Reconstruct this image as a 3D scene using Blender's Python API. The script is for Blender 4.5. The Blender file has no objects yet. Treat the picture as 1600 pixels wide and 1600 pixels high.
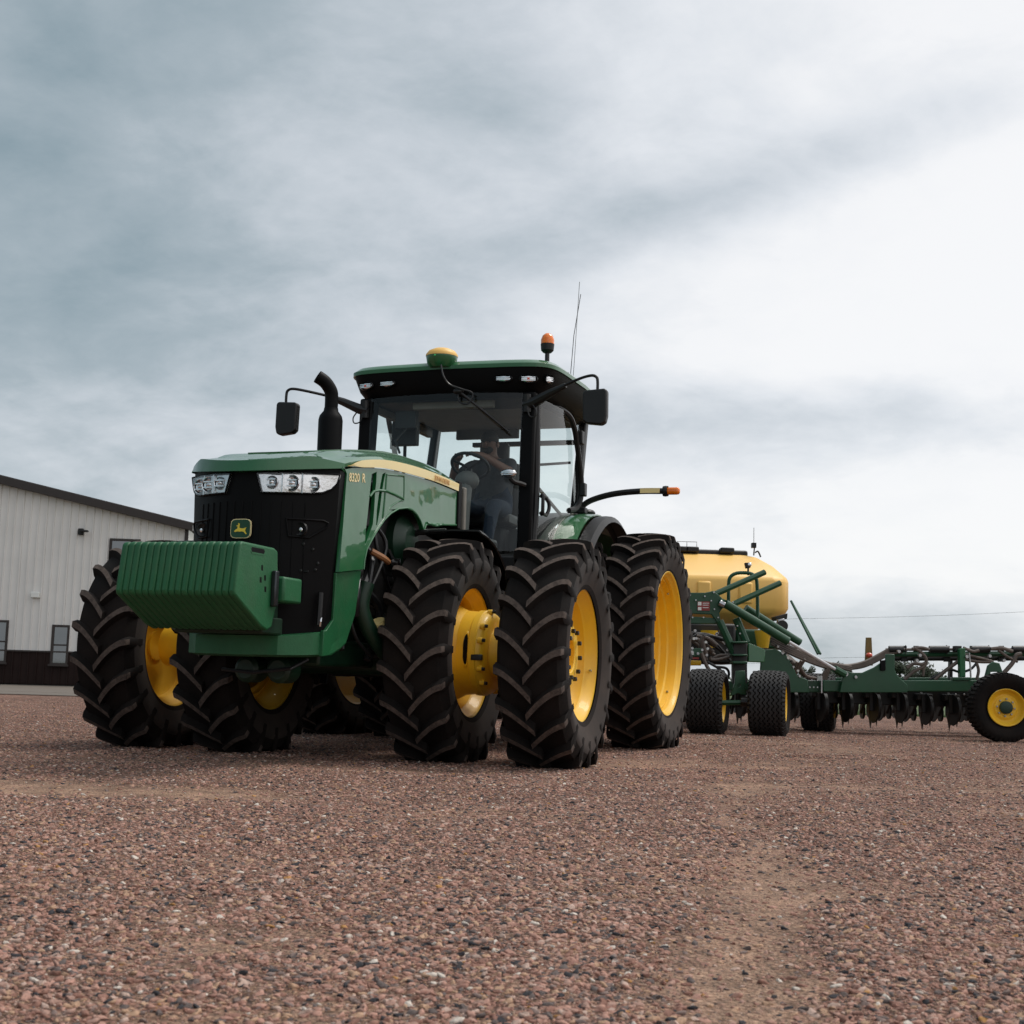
import bpy, bmesh, math, random
import numpy as np
from mathutils import Vector, Matrix, noise
from mathutils.geometry import tessellate_polygon
random.seed(7); rng = np.random.default_rng(11)
R = math.radians; PI = math.pi
sc = bpy.context.scene; COL = sc.collection

# ------------------------------------------------------------------ camera
F_PX, PITCH, ROLL, CAM_H = 2112.0, .1203, .0287, .597      # fitted to the wheels of the photograph (1600 px wide)
cam = bpy.data.cameras.new('camera'); co = bpy.data.objects.new('camera', cam); COL.objects.link(co)
cam.sensor_width = 36; cam.lens = F_PX / 1600 * 36; cam.clip_start = .1; cam.clip_end = 9000
co.matrix_world = Matrix.Translation((0, 0, CAM_H)) @ Matrix.Rotation(PI/2 + PITCH, 4, 'X') @ Matrix.Rotation(ROLL, 4, 'Z')
cam.dof.use_dof = True; cam.dof.focus_distance = 9.6; cam.dof.aperture_fstop = 11
sc.camera = co
sc.view_settings.view_transform = 'Standard'; sc.view_settings.look = 'None'
sc.view_settings.exposure = .43; sc.view_settings.gamma = 1; sc.view_settings.use_curve_mapping = False

# ------------------------------------------------------------------ node helpers
def nn(nt, t, **kw):
    n = nt.nodes.new(t)
    for k, v in kw.items():
        if k.startswith('i_'):
            n.inputs[k[2:].replace('_', ' ')].default_value = v
        else: setattr(n, k, v)
    return n
def math_(nt, op, a, b=None, clamp=False):
    n = nn(nt, 'ShaderNodeMath', operation=op, use_clamp=clamp)
    for i, s in enumerate((a, b)):
        if s is None: continue
        if isinstance(s, (int, float)): n.inputs[i].default_value = s
        else: nt.links.new(s, n.inputs[i])
    return n.outputs[0]
def ramp(nt, fac, stops, interp='LINEAR'):
    n = nn(nt, 'ShaderNodeValToRGB'); cr = n.color_ramp; cr.interpolation = interp
    while len(cr.elements) < len(stops): cr.elements.new(.5)
    for e, (p, c) in zip(cr.elements, stops):
        e.position = p; e.color = (*c, 1) if len(c) == 3 else c
    nt.links.new(fac, n.inputs[0]); return n.outputs[0]
def mixc(nt, fac, a, b, mode='MIX'):
    n = nn(nt, 'ShaderNodeMix', data_type='RGBA', blend_type=mode)
    for s, i in ((fac, 0), (a, 6), (b, 7)):
        if isinstance(s, (int, float)): n.inputs[i].default_value = s
        elif isinstance(s, (tuple, list)): n.inputs[i].default_value = (*s, 1)
        else: nt.links.new(s, n.inputs[i])
    return n.outputs[2]

# ------------------------------------------------------------------ sky and sun
SUN_EL, SUN_AZ = R(60), R(62)          # azimuth clockwise from +y: high, to the right and a little behind the tractor
W = bpy.data.worlds.new('World'); sc.world = W; W.use_nodes = True
nt = W.node_tree; nt.nodes.clear()
out = nn(nt, 'ShaderNodeOutputWorld')
sky = nn(nt, 'ShaderNodeTexSky', sky_type='NISHITA', sun_disc=False, sun_elevation=SUN_EL, sun_rotation=SUN_AZ)
bg1 = nn(nt, 'ShaderNodeBackground'); bg1.inputs[1].default_value = .1
nt.links.new(sky.outputs[0], bg1.inputs[0])
tc = nn(nt, 'ShaderNodeTexCoord'); gen = tc.outputs['Generated']
sx = nn(nt, 'ShaderNodeSeparateXYZ'); nt.links.new(gen, sx.inputs[0])
X, Y, Z = sx.outputs
zc = math_(nt, 'ADD', math_(nt, 'MAXIMUM', Z, 0), .36)
cb = nn(nt, 'ShaderNodeCombineXYZ')
nt.links.new(math_(nt, 'DIVIDE', X, zc), cb.inputs[0]); nt.links.new(math_(nt, 'DIVIDE', Y, zc), cb.inputs[1])
mp = nn(nt, 'ShaderNodeMapping'); nt.links.new(cb.outputs[0], mp.inputs[0])
mp.inputs['Rotation'].default_value = (0, 0, R(24)); mp.inputs['Scale'].default_value = (1.45, 1.7, 1); mp.inputs['Location'].default_value = (2.3, 5.1, 0)
n1 = nn(nt, 'ShaderNodeTexNoise', i_Scale=1.15, i_Detail=6, i_Roughness=.5, i_Distortion=.35); nt.links.new(mp.outputs[0], n1.inputs['Vector'])
n2 = nn(nt, 'ShaderNodeTexNoise', i_Scale=3.0, i_Detail=9, i_Roughness=.60, i_Distortion=.25); nt.links.new(mp.outputs[0], n2.inputs['Vector'])
n3 = nn(nt, 'ShaderNodeTexNoise', i_Scale=8.5, i_Detail=8, i_Roughness=.6, i_Distortion=.3); nt.links.new(mp.outputs[0], n3.inputs['Vector'])
def blob(px, py, sxw, syw, ang, amp):
    """a soft cloud mass about one direction of the sky (u = x/y, v = z/y), in the sky in front of the camera"""
    u0 = (px - 800) / F_PX; v0 = (1055 - py) / F_PX
    u = math_(nt, 'SUBTRACT', math_(nt, 'DIVIDE', X, math_(nt, 'MAXIMUM', Y, .15)), u0)
    v = math_(nt, 'SUBTRACT', math_(nt, 'DIVIDE', Z, math_(nt, 'MAXIMUM', Y, .15)), v0)
    c, s = math.cos(ang), math.sin(ang)
    a = math_(nt, 'DIVIDE', math_(nt, 'ADD', math_(nt, 'MULTIPLY', u, c), math_(nt, 'MULTIPLY', v, s)), sxw)
    b = math_(nt, 'DIVIDE', math_(nt, 'SUBTRACT', math_(nt, 'MULTIPLY', v, c), math_(nt, 'MULTIPLY', u, s)), syw)
    r2 = math_(nt, 'ADD', math_(nt, 'MULTIPLY', a, a), math_(nt, 'MULTIPLY', b, b))
    return math_(nt, 'MULTIPLY', math_(nt, 'POWER', 2.718, math_(nt, 'MULTIPLY', r2, -1)), amp)
f = math_(nt, 'ADD', math_(nt, 'MULTIPLY', X, 1.02), .595)
f = math_(nt, 'ADD', f, math_(nt, 'MULTIPLY', math_(nt, 'SUBTRACT', n1.outputs[0], .5), .66))
f = math_(nt, 'ADD', f, math_(nt, 'MULTIPLY', math_(nt, 'SUBTRACT', n2.outputs[0], .5), .56))
f = math_(nt, 'ADD', f, math_(nt, 'MULTIPLY', math_(nt, 'SUBTRACT', n3.outputs[0], .5), .24))
for b in ((130, 470, .16, .12, 0, -.20), (80, 60, .12, .08, 0, -.08), (1130, 270, .22, .032, .36, -.34), (1150, 640, .22, .032, .05, -.30), (1480, 90, .10, .05, .3, -.10), (760, 70, .07, .05, -.6, -.05), (1330, 540, .12, .02, .1, .12),
          (1400, 830, .30, .05, 0, .20), (1420, 380, .16, .06, .3, .16), (1450, 985, .36, .040, 0, -.42), (200, 700, .22, .05, 0, .26), (720, 140, .12, .04, -.4, -.06)):
    f = math_(nt, 'ADD', f, blob(*b))
ccol = ramp(nt, f, [(.0, (.195, .255, .285)), (.25, (.295, .345, .375)), (.48, (.45, .483, .515)), (.68, (.585, .605, .630)), (.88, (.695, .698, .705)), (1, (.715, .715, .717))])
bg2 = nn(nt, 'ShaderNodeBackground'); nt.links.new(ccol, bg2.inputs[0]); bg2.inputs[1].default_value = 1.0
mx = nn(nt, 'ShaderNodeMixShader'); mx.inputs[0].default_value = .93
nt.links.new(bg1.outputs[0], mx.inputs[1]); nt.links.new(bg2.outputs[0], mx.inputs[2]); nt.links.new(mx.outputs[0], out.inputs[0])
sl = bpy.data.lights.new('sun', 'SUN'); sl.energy = 1.5; sl.angle = R(22); sl.color = (1, .965, .91)
so = bpy.data.objects.new('sun', sl); COL.objects.link(so)
dvec = Vector((math.sin(SUN_AZ)*math.cos(SUN_EL), math.cos(SUN_AZ)*math.cos(SUN_EL), math.sin(SUN_EL)))
so.rotation_euler = dvec.to_track_quat('Z', 'Y').to_euler(); so.location = dvec * 50

# ------------------------------------------------------------------ materials
def mat(name, base, rough=.5, metal=0., coat=0., var=.12, vscale=6., dust=None, dustamt=.0, bump=0., bscale=40., low_dust=None, wob=0.):
    m = bpy.data.materials.new(name); m.use_nodes = True; t = m.node_tree
    p = t.nodes['Principled BSDF']
    co_ = nn(t, 'ShaderNodeTexCoord').outputs['Object']
    a = nn(t, 'ShaderNodeTexNoise', i_Scale=vscale, i_Detail=5, i_Roughness=.6); t.links.new(co_, a.inputs['Vector'])
    k = ramp(t, a.outputs[0], [(.3, tuple(c*(1-var) for c in base)), (.7, tuple(min(1, c*(1+var)) for c in base))])
    if dust:
        b = nn(t, 'ShaderNodeTexNoise', i_Scale=vscale*.45, i_Detail=8, i_Roughness=.7); t.links.new(co_, b.inputs['Vector'])
        lo = .5 - dustamt*.35
        d = ramp(t, b.outputs[0], [(lo, (0, 0, 0)), (min(1, lo+.35), (1, 1, 1))])
        d = math_(t, 'MULTIPLY', d, dustamt)
        k = mixc(t, d, k, dust)
        rr = math_(t, 'ADD', math_(t, 'MULTIPLY', d, .4), rough, True); t.links.new(rr, p.inputs['Roughness'])
    else: p.inputs['Roughness'].default_value = rough
    t.links.new(k, p.inputs['Base Color']); p.inputs['Metallic'].default_value = metal
    if coat: p.inputs['Coat Weight'].default_value = coat; p.inputs['Coat Roughness'].default_value = .04
    nrm = None
    if wob:
        w = nn(t, 'ShaderNodeTexNoise', i_Scale=3.2, i_Detail=2); t.links.new(co_, w.inputs['Vector'])
        bp = nn(t, 'ShaderNodeBump', i_Strength=1.0, i_Distance=wob); t.links.new(w.outputs[0], bp.inputs['Height']); nrm = bp.outputs[0]
    if bump:
        w = nn(t, 'ShaderNodeTexNoise', i_Scale=bscale, i_Detail=6, i_Roughness=.65); t.links.new(co_, w.inputs['Vector'])
        bp = nn(t, 'ShaderNodeBump', i_Strength=.7, i_Distance=bump); t.links.new(w.outputs[0], bp.inputs['Height'])
        if nrm: t.links.new(nrm, bp.inputs['Normal'])
        nrm = bp.outputs[0]
    if nrm:
        t.links.new(nrm, p.inputs['Normal'])
        if coat: t.links.new(nrm, p.inputs['Coat Normal'])
    return m
DUST = (.20, .15, .12)
M = {}
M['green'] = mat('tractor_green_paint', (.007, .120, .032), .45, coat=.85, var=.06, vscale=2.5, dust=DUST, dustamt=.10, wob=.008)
M['cast'] = mat('green_cast_paint', (.009, .108, .036), .5, coat=.0, var=.12, vscale=7, dust=DUST, dustamt=.12, bump=.0025, bscale=60)
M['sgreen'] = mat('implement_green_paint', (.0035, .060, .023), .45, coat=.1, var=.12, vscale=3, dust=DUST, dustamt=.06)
M['yellow'] = mat('wheel_yellow_paint', (.90, .53, .018), .42, coat=.12, var=.06, vscale=4, dust=(.40, .24, .09), dustamt=.32)
M['tank'] = mat('tank_yellow_plastic', (.92, .55, .14), .45, var=.05, vscale=1.2, dust=(.62, .42, .22), dustamt=.15)
M['stripe'] = mat('stripe_yellow', (.95, .76, .33), .35, coat=.5, var=.02)
M['black'] = mat('black_plastic', (.0045, .0045, .005), .45, var=.2, dust=(.05, .04, .035), dustamt=.08, bump=.0008, bscale=160)
M['gloss'] = mat('black_gloss', (.0032, .0032, .0036), .5, var=.1, dust=(.04, .033, .03), dustamt=.05)
M['gloss'].node_tree.nodes['Principled BSDF'].inputs['Specular IOR Level'].default_value = .12
M['dark'] = mat('dark_machinery', (.006, .006, .006), .5, var=.5, vscale=14, dust=(.05, .038, .03), dustamt=.25)
M['rubber'] = mat('tyre_rubber', (.0060, .0050, .0047), .82, var=.3, vscale=5, dust=(.040, .029, .0245), dustamt=.40, bump=.002, bscale=50)
M['sidewall'] = mat('dusty_sidewall_rubber', (.015, .0125, .0115), .85, var=.3, vscale=5, dust=(.085, .063, .052), dustamt=.5)
M['lug'] = mat('dusty_tread_rubber', (.055, .043, .0375), .9, var=.55, vscale=42, dust=(.19, .148, .126), dustamt=.55, bump=.003, bscale=90)
M['chrome'] = mat('chrome', (.75, .76, .78), .14, metal=1, var=.04)
M['steel'] = mat('bare_steel', (.42, .42, .43), .32, metal=1, var=.2, vscale=20)
M['bolt'] = mat('dark_bolt_steel', (.05, .055, .06), .35, metal=.8, var=.3)
M['silver'] = mat('lamp_reflector', (.95, .95, .96), .16, metal=.85, var=.06, vscale=22, bump=.004, bscale=22)
M['rod'] = mat('bright_rod', (.62, .63, .65), .35, metal=.3, var=.05)
M['hose'] = mat('brown_hose', (.115, .085, .070), .5, var=.22, vscale=9)
M['hoseblack'] = mat('black_hose', (.012, .012, .013), .4, var=.3)
M['grey'] = mat('grey_trim', (.11, .11, .105), .6, var=.1)
M['headliner'] = mat('grey_headliner', (.16, .165, .16), .8, var=.08)
M['tan'] = mat('grey_tan_plastic', (.17, .16, .135), .6, var=.1)
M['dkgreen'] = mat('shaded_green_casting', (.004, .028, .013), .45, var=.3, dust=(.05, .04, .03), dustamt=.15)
M['brand'] = mat('brand_letter_orange', (.62, .34, .10), .4, var=.05)
M['white'] = mat('white_decal', (.78, .78, .75), .5, var=.05)
M['red'] = mat('red_decal', (.28, .035, .03), .5, var=.1)
M['decal'] = mat('logo_yellow', (.85, .62, .06), .4, var=.02)
M['letter'] = mat('model_letter_yellow', (.85, .70, .38), .4, var=.02)
M['brownpost'] = mat('marker_post_paint', (.20, .125, .03), .5, var=.15)
M['shirt'] = mat('grey_shirt', (.05, .053, .06), .9, var=.15, vscale=20)
M['jeans'] = mat('blue_jeans', (.018, .030, .052), .9, var=.2, vscale=20)
M['skin'] = mat('skin', (.20, .105, .075), .55, var=.06)
M['hair'] = mat('dark_hair', (.022, .016, .013), .7, var=.2)
for k_ in ('rubber', 'lug'): M[k_].node_tree.nodes['Principled BSDF'].inputs['Specular IOR Level'].default_value = .2
def amber(name, c):
    m = bpy.data.materials.new(name); m.use_nodes = True; p = m.node_tree.nodes['Principled BSDF']
    p.inputs['Base Color'].default_value = (*c, 1); p.inputs['Roughness'].default_value = .15
    p.inputs['Subsurface Weight'].default_value = .35; p.inputs['Subsurface Radius'].default_value = (.05, .02, .01); p.inputs['Coat Weight'].default_value = .6
    return m
M['amber'] = amber('amber_lens', (.95, .22, .006)); M['redlens'] = amber('red_lens', (.75, .10, .05))
def glass(name, tint, refl=1.0, rough=.01):
    m = bpy.data.materials.new(name); m.use_nodes = True; t = m.node_tree; t.nodes.clear()
    o = nn(t, 'ShaderNodeOutputMaterial'); tr = nn(t, 'ShaderNodeBsdfTransparent'); tr.inputs[0].default_value = (*tint, 1)
    gl = nn(t, 'ShaderNodeBsdfGlossy'); gl.inputs['Roughness'].default_value = rough
    lw_ = nn(t, 'ShaderNodeLayerWeight', i_Blend=.5); mixs = nn(t, 'ShaderNodeMixShader')
    sch = math_(t, 'ADD', math_(t, 'MULTIPLY', math_(t, 'POWER', lw_.outputs['Facing'], 4.0), .80), .042)
    t.links.new(math_(t, 'MULTIPLY', sch, refl, True), mixs.inputs[0])
    t.links.new(tr.outputs[0], mixs.inputs[1]); t.links.new(gl.outputs[0], mixs.inputs[2]); t.links.new(mixs.outputs[0], o.inputs[0])
    return m
M['glass'] = glass('cab_glass', (.93, .985, .97), .9); M['lens'] = glass('clear_lens', (.97, .97, .97), 1.0)

# ------------------------------------------------------------------ mesh helpers
class MB:
    def __init__(s): s.v = []; s.f = []; s.m = []
    def add(s, vs, fs, m=0):
        o = len(s.v); s.v += [tuple(v) for v in vs]; s.f += [tuple(i+o for i in f) for f in fs]; s.m += [m]*len(fs); return s
    def box(s, x0, x1, y0, y1, z0, z1, m=0):
        return s.add([(x, y, z) for x in (x0, x1) for y in (y0, y1) for z in (z0, z1)],
                     [(0, 1, 3, 2), (4, 6, 7, 5), (0, 4, 5, 1), (2, 3, 7, 6), (0, 2, 6, 4), (1, 5, 7, 3)], m)
    def prism(s, poly, ax, a, b, m=0, holes=()):
        """polygon in the other two axes (order x,y,z without ax) extruded from a to b along ax"""
        def P(p, d):
            q = list(p); q.insert('xyz'.index(ax), d); return tuple(q)
        loops = [list(poly)] + [list(h) for h in holes]; pts = [p for l in loops for p in l]
        tri = tessellate_polygon([[Vector((p[0], p[1], 0)) for p in l] for l in loops])
        n = len(pts)
        if not holes: caps = [tuple(range(n)), tuple(range(2*n-1, n-1, -1))]
        else: caps = [tuple(t) for t in tri] + [tuple(i+n for i in reversed(t)) for t in tri]
        fs = caps; o = 0
        for l in loops:
            k = len(l)
            fs += [(o+i, o+(i+1) % k, n+o+(i+1) % k, n+o+i) for i in range(k)]; o += k
        return s.add([P(p, a) for p in pts]+[P(p, b) for p in pts], fs, m)
    def tube(s, path, r, n=8, m=0, cap=True):
        P = [Vector(p) for p in path]; k = len(P); rs = r if isinstance(r, (list, tuple)) else [r]*k
        up = Vector((0, 0, 1)); vs = []; prev = None
        for i, p in enumerate(P):
            t = (P[min(i+1, k-1)] - P[max(i-1, 0)]).normalized()
            if prev is None:
                a = t.cross(up);  a = a if a.length > .05 else t.cross(Vector((1, 0, 0)))
            else: a = prev - t*prev.dot(t)
            a.normalize(); b = t.cross(a); prev = a
            vs += [p + (a*math.cos(2*PI*j/n) + b*math.sin(2*PI*j/n))*rs[i] for j in range(n)]
        fs = [(i*n+j, i*n+(j+1) % n, (i+1)*n+(j+1) % n, (i+1)*n+j) for i in range(k-1) for j in range(n)]
        if cap: fs += [tuple(range(n-1, -1, -1)), tuple(range((k-1)*n, k*n))]
        return s.add(vs, fs, m)
    def lathe(s, prof, c=(0, 0, 0), ax='y', n=48, m=0, a0=0., a1=2*PI):
        """profile of (along axis, radius)"""
        full = abs(a1-a0-2*PI) < 1e-6; k = len(prof); N = n if full else n+1; vs = []
        for i in range(N):
            a = a0 + (a1-a0)*i/n; ca, sa = math.cos(a), math.sin(a)
            for h, r in prof:
                q = {'y': (r*ca, h, r*sa), 'z': (r*ca, r*sa, h), 'x': (h, r*ca, r*sa)}[ax]
                vs.append((c[0]+q[0], c[1]+q[1], c[2]+q[2]))
        fs = [(i*k+j, i*k+j+1, ((i+1) % N)*k+j+1, ((i+1) % N)*k+j) for i in range(n) for j in range(k-1)]
        return s.add(vs, fs, m)
    def grid(s, rows, m=0):
        k = len(rows[0]); return s.add([v for r in rows for v in r], [(i*k+j, i*k+j+1, (i+1)*k+j+1, (i+1)*k+j) for i in range(len(rows)-1) for j in range(k-1)], m)
    def ellip(s, c, r, n=16, k=10, m=0, rot=None, z0=-PI/2, z1=PI/2):
        vs = []
        for i in range(k+1):
            t = z0 + (z1-z0)*i/k
            for j in range(n):
                a = 2*PI*j/n; v = Vector((r[0]*math.cos(t)*math.cos(a), r[1]*math.cos(t)*math.sin(a), r[2]*math.sin(t)))
                if rot: v = rot @ v
                vs.append(v + Vector(c))
        return s.add(vs, [(i*n+j, i*n+(j+1) % n, (i+1)*n+(j+1) % n, (i+1)*n+j) for i in range(k) for j in range(n)], m)
    def mesh(s, name, mats, ang=35, flip=False, recalc=True):
        me = bpy.data.meshes.new(name); me.from_pydata(s.v, [], s.f); me.update()
        for x in (mats if isinstance(mats, (list, tuple)) else [mats]): me.materials.append(M[x] if isinstance(x, str) else x)
        me.polygons.foreach_set('material_index', s.m)
        b = bmesh.new(); b.from_mesh(me)
        if recalc: bmesh.ops.recalc_face_normals(b, faces=b.faces)
        for fc in b.faces: fc.smooth = True
        lim = R(ang)
        for e in b.edges:
            if len(e.link_faces) != 2 or e.calc_face_angle(0) > lim: e.smooth = False
        b.to_mesh(me); b.free(); return me
    def build(s, name, mats, parent=None, bevel=0, ang=35, solid=0, loc=None, recalc=True, seg=2):
        return put(s.mesh(name, mats, ang, recalc=recalc), name, parent, bevel, solid, loc, seg)
def put(me, name, parent=None, bevel=0, solid=0, loc=None, seg=2):
    o = bpy.data.objects.new(name, me); COL.objects.link(o); o.parent = parent
    if loc: o.location = loc
    if solid: d = o.modifiers.new('s', 'SOLIDIFY'); d.thickness = abs(solid); d.offset = -1 if solid > 0 else 1
    if bevel: d = o.modifiers.new('b', 'BEVEL'); d.width = bevel; d.segments = seg; d.limit_method = 'ANGLE'; d.angle_limit = R(35)
    return o
def empty(name, parent=None, loc=(0, 0, 0), rz=0):
    o = bpy.data.objects.new(name, None); COL.objects.link(o); o.parent = parent; o.location = loc; o.rotation_euler = (0, 0, rz); o.empty_display_size = .2; return o
def tag(o, label=None, cat=None, group=None, kind=None):
    for k, v in (('label', label), ('category', cat), ('group', group), ('kind', kind)):
        if v: o[k] = v
    return o
def text(body, size, matr, name, material, parent, extr=.001, shear=0, xs=1.):
    c = bpy.data.curves.new(name, 'FONT'); c.body = body; c.size = size; c.extrude = extr; c.align_x = 'LEFT'; c.shear = shear; c.offset = size*.016; c.resolution_u = 2
    t0 = bpy.data.objects.new(name, c); COL.objects.link(t0); dg = bpy.context.evaluated_depsgraph_get(); dg.update()
    tm = bpy.data.meshes.new_from_object(t0.evaluated_get(dg)); bpy.data.objects.remove(t0); tm.materials.clear(); tm.materials.append(M[material])
    o = bpy.data.objects.new(name, tm); COL.objects.link(o); o.parent = parent; o.matrix_local = matr @ Matrix.Diagonal((xs, 1, 1, 1)); return o
def sm(a, b, x): t = min(1, max(0, (x-a)/(b-a))); return t*t*(3-2*t)
def interp(x, pts): return float(np.interp(x, [p[0] for p in pts], [p[1] for p in pts]))
def catmull(pts, k=6):
    P = [Vector(p) for p in pts]; out_ = []
    for i in range(len(P)-1):
        a, b, c, d = P[max(i-1, 0)], P[i], P[i+1], P[min(i+2, len(P)-1)]
        for j in range(k):
            t = j/k; out_.append(.5*((2*b) + (c-a)*t + (2*a-5*b+4*c-d)*t*t + (3*b-a-3*c+d)*t**3))
    return out_ + [P[-1]]

# ------------------------------------------------------------------ ground
def H(x, y): return -.32 * sm(20, 52, y)
def fbm(x, y, s, o=4): return noise.fractal(Vector((x*s, y*s, 3.7)), 1., 2., o)
def dirt(x, y):
    """where fines lie bare between the stones: wheel tracks and trodden bands"""
    v = .52*fbm(x, y*1.9, .55) + .30*fbm(x+9, y, 2.3) + .05
    tr = abs(x - (.12 + .155*y) - .05*math.sin(y*1.7)); v += .60*math.exp(-(tr/.15)**2) * sm(1.5, 2.6, y) * (1 - sm(7.5, 10, y))
    tr2 = abs(x - (-.55 - .02*y) - .1*math.sin(y*.9)); v += .22*math.exp(-(tr2/.25)**2) * (1 - sm(3.2, 5, y))
    v += .85*math.exp(-((y - (6.5 - .12*x))/.26)**2) * sm(0, 1.0, -x-.5)
    v += .12*math.exp(-((y - 7.6)/.5)**2)
    return v
def hz(x, y):
    return H(x, y) + (.010*fbm(x, y, .8) - .012*sm(.1, .7, dirt(x, y))) * (1 - sm(14, 20, abs(y)))
xs = np.unique(np.concatenate([np.linspace(-60, -8, 14), np.linspace(-8, 8, 150), np.linspace(8, 60, 14)]))
ys = np.unique(np.concatenate([np.linspace(-25, 1, 12), np.linspace(1, 11, 120), np.linspace(11, 33.5, 40)]))
vs = []; dv = []
for y in ys:
    for x in xs:
        d = dirt(x, y) if abs(y) < 36 else 0
        vs.append((x, y, hz(x, y))); dv.append(d)
nx = len(xs)
fs = [(j*nx+i, j*nx+i+1, (j+1)*nx+i+1, (j+1)*nx+i) for j in range(len(ys)-1) for i in range(nx-1)]
me = bpy.data.meshes.new('gravel_yard'); me.from_pydata(vs, [], fs); me.update()
at_ = me.attributes.new('dirt', 'FLOAT', 'POINT'); at_.data.foreach_set('value', dv)
me.polygons.foreach_set('use_smooth', [True]*len(fs))
STONE = [(0, (0.038, 0.037, 0.042)), (0.07, (0.12, 0.096, 0.09)), (0.17, (0.263, 0.138, 0.104)), (0.33, (0.425, 0.242, 0.189)), (0.48, (0.334, 0.183, 0.144)), (0.6, (0.369, 0.228, 0.183)), (0.72, (0.44, 0.281, 0.188)), (0.82, (0.214, 0.156, 0.138)), (0.89, (0.471, 0.339, 0.281)), (0.965, (0.43, 0.223, 0.082)), (0.975, (0.588, 0.525, 0.462))]
m = bpy.data.materials.new('gravel'); m.use_nodes = True; t = m.node_tree; p = t.nodes['Principled BSDF']; p.inputs['Roughness'].default_value = .9
p.inputs['Specular IOR Level'].default_value = .25
pos = nn(t, 'ShaderNodeNewGeometry').outputs['Position']
vA = nn(t, 'ShaderNodeTexVoronoi', i_Scale=62.); vB = nn(t, 'ShaderNodeTexVoronoi', i_Scale=135.); vC = nn(t, 'ShaderNodeTexVoronoi', i_Scale=24.)
for v in (vA, vB, vC): t.links.new(pos, v.inputs['Vector'])
def vcol(v):
    s = nn(t, 'ShaderNodeSeparateColor'); t.links.new(v.outputs['Color'], s.inputs[0]); return s.outputs[0]
big = nn(t, 'ShaderNodeTexNoise', i_Scale=.6, i_Detail=5); t.links.new(pos, big.inputs['Vector'])
da = nn(t, 'ShaderNodeAttribute', attribute_name='dirt').outputs['Fac']
cs = mixc(t, .45, ramp(t, vcol(vA), STONE), ramp(t, vcol(vB), STONE))
cs = mixc(t, math_(t, 'MULTIPLY', ramp(t, vcol(vC), [(.6, (0, 0, 0)), (.62, (1, 1, 1))]), .35), cs, ramp(t, vcol(vC), STONE))
gap_shade = ramp(t, vA.outputs['Distance'], [(.2, (.95, .95, .95)), (.6, (.26, .23, .21))]); cs = mixc(t, 1, cs, gap_shade, 'MULTIPLY')  # gaps between stones darkened in the colour, standing in for their shade
cd = ramp(t, vcol(vB), [(0, (.21, .140, .096)), (.5, (.33, .228, .160)), (1, (.41, .295, .212))])
dm = ramp(t, math_(t, 'ADD', da, math_(t, 'MULTIPLY', math_(t, 'SUBTRACT', vcol(vA), .5), .55)), [(.05, (0, 0, 0)), (.70, (1, 1, 1))])
c_ = mixc(t, math_(t, 'MULTIPLY', dm, .78), cs, cd)
c_ = mixc(t, 1, c_, ramp(t, big.outputs[0], [(.3, (.90, .86, .85)), (.7, (1.22, 1.19, 1.18))]), 'MULTIPLY')
mid_ = nn(t, 'ShaderNodeTexNoise', i_Scale=4.5, i_Detail=9, i_Roughness=.72); t.links.new(pos, mid_.inputs['Vector'])
c_ = mixc(t, 1, c_, ramp(t, mid_.outputs[0], [(.30, (.52, .50, .50)), (.5, (1.0, 1.0, 1.0)), (.70, (1.65, 1.60, 1.58))]), 'MULTIPLY')
sp_ = nn(t, 'ShaderNodeTexNoise', i_Scale=.16, i_Detail=4); t.links.new(pos, sp_.inputs['Vector'])
c_ = mixc(t, 1, c_, ramp(t, sp_.outputs[0], [(.35, (.92, .88, .86)), (.65, (1.18, 1.12, 1.12))]), 'MULTIPLY')
t.links.new(c_, p.inputs['Base Color'])
hh = math_(t, 'ADD', math_(t, 'MULTIPLY', vA.outputs['Distance'], -.9), math_(t, 'MULTIPLY', vB.outputs['Distance'], -.35))
bp = nn(t, 'ShaderNodeBump', i_Strength=1., i_Distance=.014); t.links.new(hh, bp.inputs['Height']); t.links.new(bp.outputs[0], p.inputs['Normal'])
me.materials.append(m); M['gravel'] = m
yard = put(me, 'gravel_yard'); yard['kind'] = 'structure'

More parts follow.
